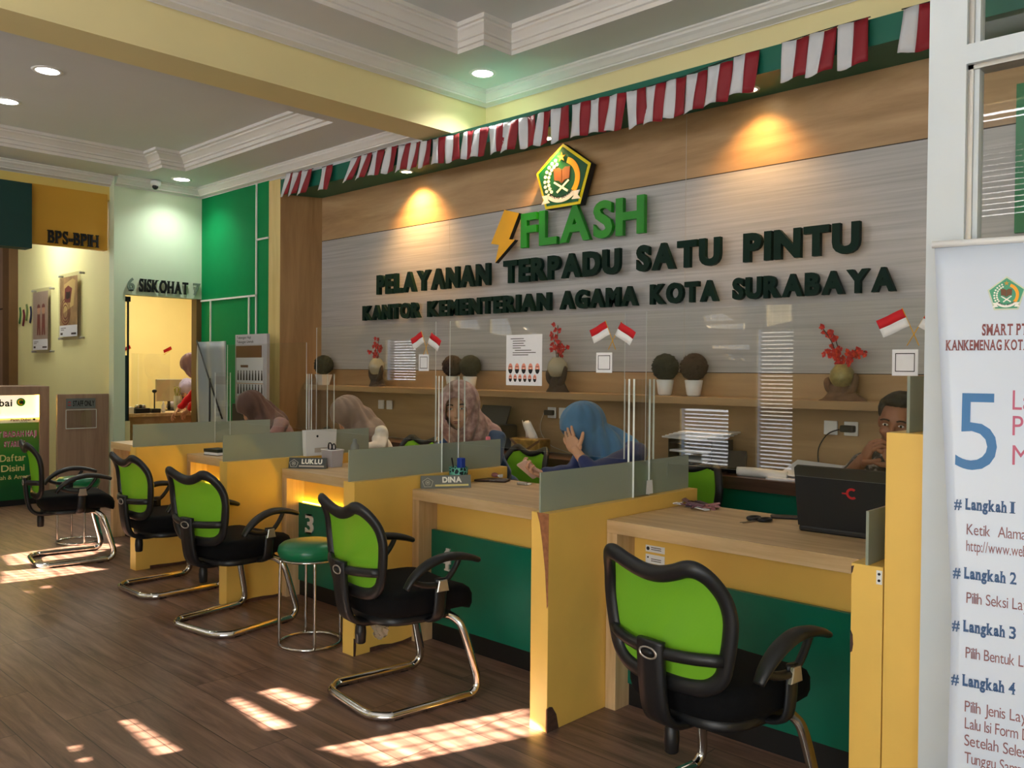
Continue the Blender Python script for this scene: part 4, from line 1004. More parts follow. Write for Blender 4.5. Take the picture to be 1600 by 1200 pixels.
# ------------------------------------------------------------------ left wall: signs, bank booth, staff gate, back office
YD, XN = (0, 1, 0), (1, 0, 0)
t = thing('sign_lettering', 'black raised letters reading SISKOHAT between the grey numbers 6 and 7', 'sign', (XS, 4.25, 2.24))
M['numgrey'] = mat('grey green number board', (118, 134, 118), .5)
for s, y0, y1, m in (('6', 3.842, 3.918, 'numgrey'), ('SISKOHAT', 3.968, 4.515, 'ink'), ('7', 4.578, 4.660, 'numgrey')):
    text(None, s, (XS, y0, 2.245), YD, (0, .02, 1), XN, y1-y0, .135, M[m], bold=.02, depth=.022, lift=.012, serif=True, gap=.13, letters=True, name='letter', parent=t)
t = thing('sign_lettering', 'black raised letters reading BPS-BPIH on the ochre bulkhead', 'sign', (-9.5, 3.33, 2.68))
text(None, 'BPS-BPIH', (-9.5, 3.089, 2.682), YD, ZD, XN, .489, .128, M['ink'], bold=.02, depth=.022, lift=.010, serif=True, gap=.10, letters=True, parent=t)
# acrylic posters on the pale side wall
def wall_poster(x0, x1, z0, z1, label, art):
    t = thing('acrylic_poster', label, 'poster', ((x0+x1)/2, 3.70, z0), 0, 'acrylic posters on the pale wall')
    MB().box(x0, 3.662, z0, x1, 3.667, z1, M['clear']).build('cover', t, True)
    xa, xb = x0+.03, x1-.12
    p = MB(); p.box(xa, 3.668, z0+.04, xb, 3.671, z1-.04, art['bg']); p.build('print', t, True)
    w = MB(); w.box(xa, 3.6665, z0+.04, xb, 3.6678, z0+.17, M['paper'])
    for j, (a, b) in enumerate(((.04, .2), (.04, .14))): w.box(xa+a, 3.666, z0+.135-j*.02, xa+b, 3.6665, z0+.142-j*.02, M['ink'])
    w.box(xa+.03, 3.666, z0+.06, xa+.1, 3.6665, z0+.085, M['ink']); w.box(xb-.18, 3.666, z0+.06, xb-.03, 3.6665, z0+.082, M['ink'])
    w.build('caption', t, True)
    art['fn'](t, xa, xb, z0+.17, z1-.04)
    s = MB()
    for x in (x0+.02, x1-.02):
        for z in (z0+.02, z1-.02): s.cyl((x, 3.655, z), (x, 3.709, z), .012, M['steel'], n=10)
    s.build('standoff', t, True)
A3 = (XD, ZD, ND)
M['print1'] = mat('mauve print', (178, 156, 140), .6); M['print2'] = mat('sepia print', (176, 140, 92), .6, vary=.35, scale=9)
M['maroon'] = mat('maroon ink', (120, 52, 44), .6); M['tanp'] = mat('tan ink', (206, 156, 120), .6); M['goldp'] = mat('pale gold ink', (206, 176, 110), .6)
def art_kids(t, xa, xb, z0, z1):
    for j, cx in enumerate((xa+(xb-xa)*.40, xa+(xb-xa)*.72)):
        f = MB(); s = (xb-xa)
        f.prism([(.10*s*math.cos(q), .12*s*math.sin(q)) for q in [2*PI*i/16 for i in range(16)]], (cx, 3.667, z0+.36), *A3, 0, .0005, M['tanp'])
        f.prism([(.11*s*math.cos(q), .05+.09*s*math.sin(q)) for q in [PI*i/10 for i in range(11)]], (cx, 3.667, z0+.335), *A3, .0005, .001, M['maroon'])
        f.prism([(-.12*s, 0), (-.09*s, .26), (.09*s, .26), (.12*s, 0), (.03*s, 0), (.0, .1), (-.03*s, 0)], (cx, 3.667, z0+.05), *A3, 0, .0005, M['maroon'])
        f.build('child_figure', t, True)
def art_page(t, xa, xb, z0, z1):
    w, h = xb-xa, z1-z0
    f = MB(); f.prism([(.2*w, .25*h), (.8*w, .4*h), (.9*w, .9*h), (.75*w, .95*h), (.25*w, .85*h)], (xa, 3.667, z0), *A3, 0, .0004, M['goldp'])
    f.prism([(.28*w, .48*h), (.62*w, .46*h), (.72*w, .75*h), (.5*w, .82*h), (.3*w, .76*h)], (xa, 3.667, z0), *A3, .0004, .0008, M['maroon'])
    f.prism([(.36*w, .52*h), (.60*w, .56*h), (.62*w, .70*h), (.5*w, .68*h), (.38*w, .70*h)], (xa, 3.667, z0), *A3, .0008, .0012, M['ink'])
    for r in (.13, .20, .26): f.prism(band(.34*w, .28*h, r*w, (r+.025)*w, 0, 359, 24), (xa, 3.667, z0), *A3, .0012, .0016, M['maroon'])
    f.build('artwork', t, True)
wall_poster(-11.82, -11.146, 1.587, 2.38, 'left acrylic wall poster with two small standing children', {'bg': M['print1'], 'fn': art_kids})
wall_poster(-10.893, -10.196, 1.731, 2.50, 'right acrylic wall poster with gold and black sepia artwork', {'bg': M['print2'], 'fn': art_page})
for x, z, c, lab in ((-12.38, 2.08, (60, 110, 50), 'green'), (-12.24, 2.045, (110, 30, 36), 'dark red'), (-12.12, 2.11, (110, 130, 70), 'olive'), (-11.97, 2.075, (30, 36, 62), 'navy')):
    o = MB().sweep([(x+.05*math.sin(i*.5)*.5, 3.695, z+.10-.025*i) for i in range(9)], .022, mat(lab+' wall plaque', c, .5), ry=.010, n=8).build('wall_ornament')
    tag(o, lab+' curved wall ornament in the row left of the two posters', 'wall ornament', 'small coloured wall ornaments')
# bank booth with a lit header
BX = -9.70
t = thing('bank_booth', 'bank counter booth with a lit white header and a green poster front', 'booth', (BX-.3, 2.6, 0))
b = MB(); b.box(BX-.6, 3.08, 0, BX, 3.174, 1.217, M['brownwood']); b.box(BX-.6, 1.75, 1.127, BX, 3.08, 1.217, M['brownwood']); b.box(BX-.6, 1.70, 0, BX, 1.79, 1.127, M['brownwood'])
b.build('frame', t, True, bevel=.003)
MB().box(BX-.05, 1.79, .895, BX-.035, 3.08, 1.127, emit_mat('lit white sign face', (255, 244, 222), .75)).build('lit_header', t, True)
e = MB(); e.box(BX-.03, 3.068, .895, BX-.012, 3.08, 1.127, M['led']); e.box(BX-.03, 1.79, .895, BX-.012, 3.08, .905, M['led'])
e.build('light_strip', t, True)
def booth_print():
    m, nt, bs = newmat('green booth print'); setin(bs, 'Roughness', .4)
    tc = nt.nodes.new('ShaderNodeTexCoord'); sp = nt.nodes.new('ShaderNodeSeparateXYZ'); nt.links.new(tc.outputs['Object'], sp.inputs[0])
    rp = nt.nodes.new('ShaderNodeValToRGB'); e = rp.color_ramp.elements
    e[0].position = .18; e[0].color = lin((0, 84, 40)); e[1].position = .85; e[1].color = lin((120, 160, 60)); x = e.new(.5); x.color = lin((22, 120, 40))
    nt.links.new(sp.outputs['Z'], rp.inputs[0]); nt.links.new(rp.outputs[0], bs.inputs['Base Color'])
    return m
MB().box(BX-.04, 1.79, .06, BX-.02, 3.08, .895, booth_print()).build('poster_front', t, True)
MB().box(BX-.05, 1.79, 0, BX-.03, 3.08, .06, M['kick']).build('plinth', t, True)
M['magenta'] = mat('magenta ink', (178, 40, 110), .5); M['palegold'] = mat('pale gold lettering', (226, 214, 140), .5)
k = MB(); HX = BX-.034
text(k, 'Panin Dubai', (HX, 2.835, 1.012), YD, ZD, XN, None, .075, M['ink'], bold=.03, align='R')
text(k, 'Syariah Bank', (HX, 2.73, .945), YD, ZD, XN, None, .035, M['ink'], bold=.01, align='R')
k.prism(arc(2.915, 1.055, .042, 0, 360, 24)[:-1], (HX, 0, 0), YD, ZD, XN, 0, .002, M['flashgreen'])
k.prism(band(2.915, 1.055, .018, .03, 40, 300, 14), (HX, 0, 0), YD, ZD, XN, .002, .003, M['gold'])
k.prism([(2.900, 1.03), (2.925, 1.085), (2.945, 1.04)], (HX, 0, 0), YD, ZD, XN, .002, .003, M['ink'])
k.build('header_lettering', t, True)
k = MB(); PX = BX-.0195
k.box(PX, 1.79, .845, PX+.001, 3.08, .895, M['emwhite'])
text(k, 'Panin Dubai', (PX+.001, 3.00, .862), YD, ZD, XN, None, .028, M['maroon'], bold=.02, align='R'); k.prism(arc(3.035, .876, .012, 0, 360, 14)[:-1], (PX+.001, 0, 0), YD, ZD, XN, 0, .001, M['ink'])
text(k, 'Syariah Bank', (PX+.001, 2.97, .848), YD, ZD, XN, None, .010, M['ink'], align='R')
for s, y, z, h in (('T IBADAH HAJI', 3.06, .700, .062), ('SYARIAH', 2.95, .600, .060)):
    text(k, s, (PX, y, z), YD, ZD, XN, .36*len(s)/13, h, M['emwhite'], bold=.06, align='R', lift=.001, gap=.0); text(k, s, (PX, y, z), YD, ZD, XN, .36*len(s)/13, h, M['magenta'], bold=.015, align='R', lift=.002)
text(k, 'Daftar', (PX, 2.955, .455), YD, ZD, XN, .235, .070, M['palegold'], bold=.01, align='R')
text(k, 'Disini', (PX, 2.945, .352), YD, ZD, XN, .215, .066, M['palegold'], bold=.01, align='R')
text(k, 'Mudah & Amanah', (PX, 3.03, .272), YD, ZD, XN, .40, .042, M['palegold'], align='R')
k.build('poster_lettering', t, True)
# staff gate
t = thing('staff_gate', 'half-height oak gate with a STAFF ONLY plate between booth and counters', 'gate', (-9.53, 3.42, 0))
MB().box(-9.54, 3.185, .01, -9.50, 3.70, 1.135, M['brownwood']).build('door_leaf', t, True, bevel=.003)
p = MB(); p.box(-9.5, 3.268, .985, -9.495, 3.561, 1.092, mat('grey plate', (112, 118, 116), .4)); o = p.build('sign_plate', t, True)
k = MB(); text(k, 'STAFF ONLY', (-9.4945, 3.335, 1.010), YD, ZD, XN, .215, .058, M['ink'], bold=.03)
k.prism([(3.282, 1.045), (3.30, 1.063), (3.318, 1.045), (3.309, 1.045), (3.30, 1.054), (3.291, 1.045)], (-9.495, 0, 0), YD, ZD, XN, 0, .001, M['red']); k.box(-9.495, 3.284, 1.018, -9.494, 3.316, 1.026, M['red'])
k.build('sign_lettering', t, True)
q = MB()
for a in ((3.265, .775, 3.27, .975), (3.567, .775, 3.572, .975), (3.265, .775, 3.572, .782), (3.265, .97, 3.572, .975)): q.box(-9.499, a[0], a[1], -9.494, a[2], a[3], M['acedge'])
q.box(-9.499, 3.27, .782, -9.496, 3.567, .97, M['clear']); q.build('clear_pocket', t, True)
# glass leaf at the left of the service opening
t = thing('glass_leaf', 'narrow black edged glass leaf at the left side of the SISKOHAT opening', 'glass door', (XS-.06, 3.86, 0))
MB().box(XS-.07, 3.876, .84, XS-.05, 3.892, 2.18, M['black']).build('stile', t, True)
MB().box(XS-.075, 3.832, 2.13, XS-.03, 3.90, 2.185, M['black']).build('hinge', t, True)
MB().box(XS-.063, 3.832, .84, XS-.057, 3.876, 2.13, M['clear']).build('pane', t, True)
MB().box(XS-.066, 3.832, .84, XS-.054, 3.876, 1.55, mat('dark teal film', (40, 66, 62), .3)).build('lower_film', t, True)
MB().box(XS-.08, 3.832, 0, XS-.02, 3.892, .84, M['cream']).build('base', t, True)
# back office: counter with its odds and ends
OX = -10.2
t = thing('office_counter', 'oak counter inside the SISKOHAT back office', 'counter', (OX-.35, 4.9, 0))
MB().box(OX-.7, 3.9, .835, OX, 6.2, .875, M['deskwood']).build('worktop', t, True, bevel=.003)
MB().box(OX-.07, 3.95, 0, OX-.04, 6.15, .835, M['wallwoodlow']).build('body', t, True)
o = MB().box(-10.40, 4.31, .875, -10.395, 4.78, 1.59, M['clear']).build('acrylic_screen'); tag(o, 'clear acrylic screen standing on the back office counter', 'screen')
t = thing('monitor', 'beige backed monitor on the back office counter', 'monitor', (-10.75, 4.93, .875))
MB().rbox(-.02, -.17, .12, .02, .17, .40, .012, mat('beige plastic', (176, 166, 140), .5)).build('housing', t); MB().cyl((0, 0, .01), (0, 0, .13), .018, M['black']).build('neck', t); MB().rbox(-.08, -.10, 0, .08, .10, .012, .006, M['black']).build('foot', t)
t = thing('rubber_stamp', 'rubber stamp on a tall stand on the back office counter', 'stamp', (-10.33, 4.56, .875))
MB().rbox(-.06, -.055, 0, .06, .055, .05, .01, M['black']).build('tray', t); MB().cyl((0, 0, .05), (0, 0, .25), .008, M['black']).build('rod', t); MB().ball((0, 0, .26), .022, .03, .022, M['black']).build('handle', t)
t = thing('desk_organizer', 'black desk organiser heaped with small things in the back office', 'organizer', (-10.33, 4.39, .875))
MB().rbox(-.07, -.09, 0, .07, .09, .06, .01, M['black']).build('box', t)
for k_, (dy, m) in enumerate(((-.04, 'steel'), (.0, 'black'), (.035, 'steel'))): MB().ball((0, dy, .075), .022, .03, .028, M[m]).build('clip_pile', t)
t = thing('ribbon_vase', 'glass vase of yellow green ribbons on the back office counter', 'vase', (-10.33, 4.84, .875))
MB().lathe([(.03, 0), (.035, .02), (.04, .2), (.036, .2), (.03, .02), (.004, .015)], (0, 0, 0), M['vglass']).build('glass', t)
r_ = MB(); M['ribbon'] = mat('yellow green ribbon', (150, 150, 50), .6, vary=.3)
for i in range(6): r_.sweep(smooth_path([(0, 0, .03), (.012*math.cos(i), .02*math.sin(i), .15), (.03*math.cos(i*2), .05*math.sin(i*1.7), .28), (.02*math.cos(i*2), .03*math.sin(i), .31)], 5), .009, M['ribbon'], ry=.003, n=6)
r_.build('ribbons', t)
tag(MB().lathe([(.022, 0), (.024, .08), (.010, .11), (.010, .13), (.004, .135)], (-10.33, 4.67, .875), M['white']).build('bottle'), 'small white bottle on the back office counter', 'bottle')
M['pflag'] = M['red']
for y, x, lab in ((4.70, -10.388, 'on the back office screen'), (4.20, -10.388, 'at the left edge of the service opening')):
    t = thing('hand_flag', 'tiny red flag '+lab, 'flag', (x, y, 1.60)); MB().cyl((.004, 0, -.02), (.004, .10, .05), .003, M['gold'], n=6).build('stick', t)
    MB().add([(.006, .0, .0), (.006, .10, .045), (.006, .085, .085), (.006, -.01, .035)], [(0, 1, 2, 3)], M['red']).build('cloth', t).modifiers.new('t', 'SOLIDIFY').thickness = .002
tag(MB().rbox(-10.42, 4.20, .8755, -10.28, 4.295, .95, .004, M['paper']).build('paper_stack'), 'small stack of papers at the left of the back office counter', 'papers')
# translucent grey banner on an X stand, seen from behind
t = thing('standing_banner', 'grey translucent banner seen from behind on a black cross stand', 'banner', (-8.08, 4.15, 0))
M['greyfab'] = sheet_mat('grey translucent banner', (.9, .92, .95, 1), .22, .35, lin((176, 184, 190)))
g = MB(); n = 14; rows = []
for i in range(n+1):
    z = .35+1.335*i/n
    rows.append([(-8.39+.60*j/n+.02*math.sin(z*4)*(j == 0), 4.15+.012*math.sin(j*.9+z*3), z) for j in range(n+1)])
g.add([p for r in rows for p in r], [(i*(n+1)+j, i*(n+1)+j+1, (i+1)*(n+1)+j+1, (i+1)*(n+1)+j) for i in range(n) for j in range(n)], M['greyfab'], True)
g.build('sheet', t, True).modifiers.new('t', 'SOLIDIFY').thickness = .0015
MB().cyl((-8.39, 4.135, 1.70), (-7.79, 4.10, .93), .008, M['black'], n=8).build('strut', t, True); pass
MB().cyl((-8.08, 4.12, 0), (-8.08, 4.12, 1.32), .010, M['black'], n=8).build('pole', t, True)
for dx, dy in ((-.25, .15), (.25, .15), (0, -.28)): MB().cyl((-8.08, 4.12, .25), (-8.08+dx, 4.12+dy, .006), .008, M['black'], n=8).build('foot', t, True)
# savings leaflet board
t = thing('leaflet_board', 'leaflet board headed Tabungan Haji with rows of small black figures', 'notice board', (-7.85, 4.5, 0))
MB().box(-8.22, 4.47, .55, -7.60, 4.50, 1.765, mat('grey board', (196, 194, 200), .5)).build('board', t, True)
k = MB(); text(k, 'Tabungan Haji', (-8.19, 4.47, 1.722), XD, ZD, ND, .28, .026, M['ink'], bold=.01); text(k, 'Tabungan Umrah', (-8.19, 4.47, 1.678), XD, ZD, ND, .33, .026, M['ink'], bold=.01); k.build('heading', t, True)
k = MB(); k.box(-8.20, 4.4655, 1.53, -7.70, 4.47, 1.65, M['embrown']); k.build('picture_strip', t, True)
k = MB(); k.box(-8.18, 4.464, 1.05, -7.66, 4.4655, 1.53, M['paper']); k.box(-8.1, 4.4632, 1.43, -7.95, 4.464, 1.455, M['embrown'])
for row, z in ((0, 1.30), (1, 1.16)):
    k.box(-8.18, 4.4632, z-.035, -7.66, 4.464, z-.028, M['tanp'])
    for j in range(9):
        x = -8.15+.058*j
        k.prism([(-.016, 0), (-.012, .06), (-.006, .085), (.006, .085), (.012, .06), (.016, 0)], (x, 4.464, z), *A3, 0, .0008, M['ink'])
        k.prism(arc(x, z+.092, .009, 0, 360, 10)[:-1], (0, 4.464, 0), *A3, 0, .0008, M['ink'])
k.build('figure_rows', t, True)
MB().box(-8.15, 4.40, .86, -7.80, 4.468, 1.06, M['black']).build('leaflet_box', t, True)
MB().box(-7.95, 4.50, 0, -7.87, 4.53, .56, M['black']).build('post', t, True); MB().box(-8.15, 4.40, 0, -7.67, 4.62, .02, M['black']).build('foot', t, True)
# ------------------------------------------------------------------ people
def remesh(mb_list, name, voxel, m, parent, smooth_it=6, cut=None, thick=0.0, wave=None, world=True, extra=None):
    """fuses overlapping closed shapes into one continuous surface"""
    mb = mb_list; me = bpy.data.meshes.new('tmp'); me.from_pydata([tuple(v) for v in mb.v], [], mb.f); me.update()
    bm = bmesh.new(); bm.from_mesh(me); bmesh.ops.recalc_face_normals(bm, faces=bm.faces); bm.to_mesh(me); bm.free()
    o = bpy.data.objects.new('tmp', me); COL.objects.link(o)
    r = o.modifiers.new('r', 'REMESH'); r.mode = 'VOXEL'; r.voxel_size = voxel; r.use_smooth_shade = True
    if smooth_it:
        s = o.modifiers.new('s', 'SMOOTH'); s.factor = .5; s.iterations = smooth_it
    bpy.context.view_layer.update()
    m2 = bpy.data.meshes.new_from_object(o.evaluated_get(bpy.context.evaluated_depsgraph_get()))
    bpy.data.objects.remove(o); bpy.data.meshes.remove(me)
    bm = bmesh.new(); bm.from_mesh(m2)
    if wave:
        bm.normal_update()
        for v in bm.verts: v.co += v.normal*wave(v.co)
    if cut:
        dead = [f for f in bm.faces if cut(f.calc_center_median())]
        bmesh.ops.delete(bm, geom=dead, context='FACES')
    if parent is not None and world:
        off = Vector(parent['_w'])
        for v in bm.verts: v.co -= off
    for f in bm.faces: f.smooth = True
    bm.to_mesh(m2); bm.free(); m2.name = name
    if extra is not None:                                     # fingers etc. stay crisp: appended to the same mesh
        off = Vector(parent['_w']); base = len(m2.vertices)
        e = bpy.data.meshes.new('x'); e.from_pydata([tuple(Vector(v)-off) for v in extra.v], [], extra.f)
        b2 = bmesh.new(); b2.from_mesh(e); bmesh.ops.recalc_face_normals(b2, faces=b2.faces)
        for f in b2.faces: f.smooth = True
        b2.to_mesh(e); b2.free()
        bj = bmesh.new(); bj.from_mesh(m2); bj.from_mesh(e); bj.to_mesh(m2); bj.free(); bpy.data.meshes.remove(e)
    m2.materials.clear(); m2.materials.append(m)
    for p in m2.polygons: p.material_index = 0
    ob = bpy.data.objects.new(name, m2); COL.objects.link(ob)
    if parent is not None: ob.parent = parent
    if thick:
        sm = ob.modifiers.new('thick', 'SOLIDIFY'); sm.thickness = thick; sm.offset = 1
    return ob
def ell(mb, c, r, R=None, n=18, k=12):
    """ellipsoid, optionally turned by the 3x3 matrix R"""
    rings = []; R = R or Matrix.Identity(3); c = Vector(c)
    for i in range(k+1):
        t = PI*i/k; z = -math.cos(t); q = max(math.sin(t), .02)
        rings.append([c+R @ Vector((q*math.cos(2*PI*j/n)*r[0], q*math.sin(2*PI*j/n)*r[1], z*r[2])) for j in range(n)])
    mb.loft(rings, None)
def cap(mb, a, b, ra, rb, n=14):
    """tapered limb with rounded ends"""
    a, b = Vector(a), Vector(b); d = (b-a)
    L = d.length
    if L < 1e-6: return
    d.normalize()
    pts = []; rr = []
    for s in (-1, -.8, -.45, 0): pts.append(a+d*ra*s); rr.append(ra*math.sqrt(max(0.002, 1-s*s)))
    for s in (0, .45, .8, 1): pts.append(b+d*rb*s); rr.append(rb*math.sqrt(max(0.002, 1-s*s)))
    mb.sweep(pts, rr, None, n=n)
def head_frame(yaw, pitch, roll=0):
    """columns: right, forward, up.  yaw 0 faces the counters (-Y); positive yaw turns towards +X; positive pitch looks down"""
    f = Vector((math.sin(yaw)*math.cos(pitch), -math.cos(yaw)*math.cos(pitch), -math.sin(pitch)))
    r = Vector((-math.cos(yaw), -math.sin(yaw), 0)); u = r.cross(f)
    if roll:
        r, u = r*math.cos(roll)+u*math.sin(roll), u*math.cos(roll)-r*math.sin(roll)
    return Matrix((r, f, u)).transposed()
def add_head(mb, C, R):
    P = lambda x, y, z: Vector(C)+R @ Vector((x, y, z))
    ell(mb, P(0, -.008, .030), (.076, .096, .092), R)
    ell(mb, P(0, .022, -.045), (.058, .068, .068), R); ell(mb, P(0, .045, -.085), (.030, .032, .024), R)
    for s in (1, -1):
        ell(mb, P(.036*s, .062, -.022), (.026, .022, .024), R); ell(mb, P(.032*s, .083, .030), (.026, .010, .008), R)
        ell(mb, P(.077*s, -.012, -.002), (.010, .018, .030), R)
    cap(mb, P(0, .088, .012), P(0, .108, -.026), .008, .012); ell(mb, P(0, .100, -.030), (.017, .012, .009), R)
    ell(mb, P(0, .086, -.056), (.024, .010, .007), R); ell(mb, P(0, .083, -.067), (.021, .010, .007), R)
def face_parts(t, C, R, brow=True, mouth=(150, 78, 70)):
    off = Vector(t['_w'])
    P = lambda x, y, z: Vector(C)-off+R @ Vector((x, y, z))
    if 'eyewhite' not in M:
        M['eyewhite'] = mat('eye white', (226, 220, 212), .3); M['iris'] = mat('dark iris', (26, 18, 14), .2); M['lip'] = mat('lip', mouth, .5); M['brow'] = mat('dark eyebrow', (30, 24, 22), .8)
    for s in (1, -1):
        e = MB(); e.ball((0, 0, 0), .0125, .006, .0052, M['eyewhite'], 12, 8); o = e.build('eye', t); o.matrix_local = Matrix.Translation(P(.032*s, .0855, .012)) @ R.to_4x4()
        i = MB(); i.ball((0, 0, 0), .0056, .003, .0052, M['iris'], 10, 6); q = i.build('iris', o); q.location = (0, .0042, 0)
        if brow:
            b = MB(); b.sweep([(-.019, 0, -.003), (-.008, .002, .002), (.006, .002, .002), (.019, -.004, -.004)], .0035, M['brow'], ry=.002, n=6); o = b.build('eyebrow', t); o.matrix_local = Matrix.Translation(P(.033*s, .094, .035)) @ R.to_4x4()
    b = MB(); b.ball((0, 0, .004), .022, .005, .0035, M['lip'], 12, 6); b.ball((0, -.001, -.005), .019, .006, .0045, M['lip'], 12, 6)
    o = b.build('lips', t); o.matrix_local = Matrix.Translation(P(0, .0945, -.0615)) @ R.to_4x4()
def add_hand(mb, W, D, N, side, curls=(20, 25, 30, 35), spread=.9, thumb=35, s=1.0):
    """palm, four unequal jointed fingers and a thumb; D points along the palm, N is where the palm faces, side = +1/-1 puts the thumb on +T/-T"""
    W, D, N = Vector(W), Vector(D).normalized(), Vector(N); N = (N-D*N.dot(D)).normalized(); T = D.cross(N)*side
    cap(mb, W-D*.02*s, W+D*.02*s, .023*s, .024*s)
    R = Matrix((T, D, N)).transposed()
    ell(mb, W+D*.052*s, (.041*s, .050*s, .015*s), R); ell(mb, W+D*.035*s+T*.022*s+N*.004*s, (.020*s, .034*s, .014*s), R)
    for j, (off, ln, bd) in enumerate(((.030, .070, .088), (.010, .080, .094), (-.011, .074, .091), (-.030, .058, .082))):
        p = W+(D*bd+T*off)*s; d = (D+T*off*spread*4.2).normalized(); c = math.radians(curls[j]); ang = c*.6
        for q, (f, r0_, r1_) in enumerate(((.46, .0088, .0080), (.30, .0080, .0073), (.24, .0073, .0060))):
            dd = d*math.cos(ang)+N*math.sin(ang); e = p+dd*ln*f*s; cap(mb, p, e, r0_*s, r1_*s, 10); p = e; ang += c
    p = W+(D*.026+T*.030)*s; d = (D*.62+T*.75+N*.25).normalized(); e = p+d*.038*s; cap(mb, p, e, .012*s, .0105*s, 10)
    a = math.radians(thumb); d2 = (d*math.cos(a)+(D*.75+N*.6-T*.3).normalized()*math.sin(a)).normalized(); e2 = e+d2*.032*s; cap(mb, e, e2, .0105*s, .008*s, 10)
    return mb
def woman(name_label, C, yaw, pitch, hipxy, hij, shirt, floor_seat=True, arms=None, roll=0, voxel=.007, face=True, skin='skin', lean=None, hijab_long=.30, hscale=1.0, skirt=(40, 42, 52), shoulder=None, standing=False, hs=1.0, open_face=(.056, .082), pattern=None, shirt_pat=None, hands=True):
    """seated (or standing) figure: one continuous body; hijab, tunic and skirt are its clothing"""
    hx, hy = hipxy; C = Vector(C); hz = .60 if not standing else .90
    t = thing('person', name_label, 'person', (hx, hy, 0), 0)
    R = head_frame(yaw, pitch, roll); P = lambda x, y, z: C+R @ Vector((x, y, z))
    neck = P(0, -.035, -.09); hip = Vector((hx, hy, hz))
    chest = shoulder if shoulder is not None else Vector(((hx*.3+neck.x*.7), (hy*.35+neck.y*.65), neck.z-.14))
    chest = Vector(chest); ax = (chest-hip).normalized()
    bodyyaw = 0.0 if lean is None else lean
    right = Vector((-math.cos(bodyyaw), -math.sin(bodyyaw), 0)); fw = Vector((math.sin(bodyyaw), -math.cos(bodyyaw), 0))
    Bx = Matrix((right, ax.cross(right).normalized()*1.0, ax)).transposed()
    sh = {s: chest+right*.165*s+ax*.05 for s in (1, -1)}
    def torso(mb, g):
        ell(mb, hip, (.165+g, .125+g, .12+g), Bx); ell(mb, hip.lerp(chest, .45), (.135+g, .10+g, .16+g), Bx); ell(mb, chest, (.155+g, .105+g, .15+g), Bx)
        cap(mb, sh[1], sh[-1], .055+g, .055+g)
        cap(mb, hip.lerp(chest, .2), chest, .11+g, .11+g)
    body = MB(); torso(body, 0); cap(body, chest+ax*.06, neck, .055, .048); cap(body, neck, P(0, -.02, -.04), .048, .05); add_head(body, C, R*hs)
    arms = arms or {}
    fine = MB(); tun = MB(); torso(tun, .012)
    for s in (1, -1):
        el, wr, hd = arms.get(s, (sh[s]+right*.05*s-ax*.24+fw*.06, None, None)); el = Vector(el)
        if wr is None: wr = el+fw*.20-Vector((0, 0, .06))+right*(-.06*s)
        wr = Vector(wr)
        cap(body, sh[s], el, .046, .038); cap(body, el, wr, .037, .026)
        cap(tun, sh[s], el, .062, .052); cap(tun, el, el.lerp(wr, (hd or {}).get('sleeve', .86)), .051, .040)
        if hands:
            h = dict(hd or {}); h.pop('sleeve', None)
            add_hand(fine, wr, h.pop('D', (wr-el)), h.pop('N', (0, 0, -1)), h.pop('side', s), **h)
    if standing:
        for s in (1, -1):
            k = hip+right*.09*s; cap(body, k, (k.x, k.y, .48), .085, .055); cap(body, (k.x, k.y, .48), (k.x, k.y, .09), .052, .035); cap(body, (k.x, k.y, .04), Vector((k.x, k.y, .04))+fw*.16, .038, .034)
    else:
        for s in (1, -1):
            a = hip+right*.09*s; k = a+fw*.40-Vector((0, 0, .03)); f = Vector((k.x, k.y, .07))+fw*.04
            cap(body, a, k, .085, .058); cap(body, k, f, .054, .036); cap(body, f+Vector((0, 0, -.03)), f+Vector((0, 0, -.035))+fw*.15, .038, .030)
    remesh(body, 'body', voxel, M[skin], t, 4, extra=fine)
    remesh(tun, 'tunic', max(voxel, .008), cloth_mat('tunic cloth %.2f' % hx, shirt, shirt_pat), t, 5, wave=lambda p: .003*math.sin(p.z*60+p.x*25)+.0025*math.sin(p.x*70+p.y*40))
    sk = MB()
    if standing:
        for q in range(5): cap(sk, hip-Vector((0, 0, .02+.15*q)), hip-Vector((0, 0, .15+.15*q)), .15+.012*q, .165+.012*q)
    else:
        a = hip; k0 = hip+fw*.40-Vector((0, 0, .02)); 
        for s in (1, -1):
            k = a+right*.09*s+fw*.40-Vector((0, 0, .03)); f = Vector((k.x, k.y, .12))+fw*.04
            cap(sk, a+right*.09*s, k, .105, .082); cap(sk, k, f, .085, .085)
        cap(sk, a, k0, .11, .09); cap(sk, k0, Vector((k0.x, k0.y, .14))+fw*.04, .08, .08)
    remesh(sk, 'skirt' if hij else 'trousers', .012, cloth_mat('skirt cloth %.2f' % hx, skirt), t, 5)
    if hij:
        hb = MB(); g = hscale
        ell(hb, P(0, -.014, .032), (.094*g, .116*g, .110*g), R); ell(hb, P(0, .0, -.04), (.088*g, .098*g, .10*g), R)
        cap(hb, P(0, -.03, -.05), neck-Vector((0, 0, .02)), .095*g, .10*g)
        cap(hb, neck, chest+ax*.02+fw*.02, .10*g, .155)
        ell(hb, chest+ax*.06, (.185, .128, .10), Bx)
        low = chest-ax*(hijab_long-.16)+fw*.055; ell(hb, low, (.135, .085, .13), Bx)
        ow, oh = open_face
        def cut(p):
            q = R.transposed() @ (p-C); return q.y > .030 and (q.x/ow)**2+((q.z+.012)/oh)**2 < 1
        def wave(p):
            q = R.transposed() @ (p-C); k_ = min(1, max(0, (.06-q.z)/.18))
            return (.0025+.006*k_)*math.sin(26*math.atan2(q.x, q.y+.05)*.35+q.z*26+2*math.sin(q.z*9))+.003*k_*noise.noise(Vector(p)*14)
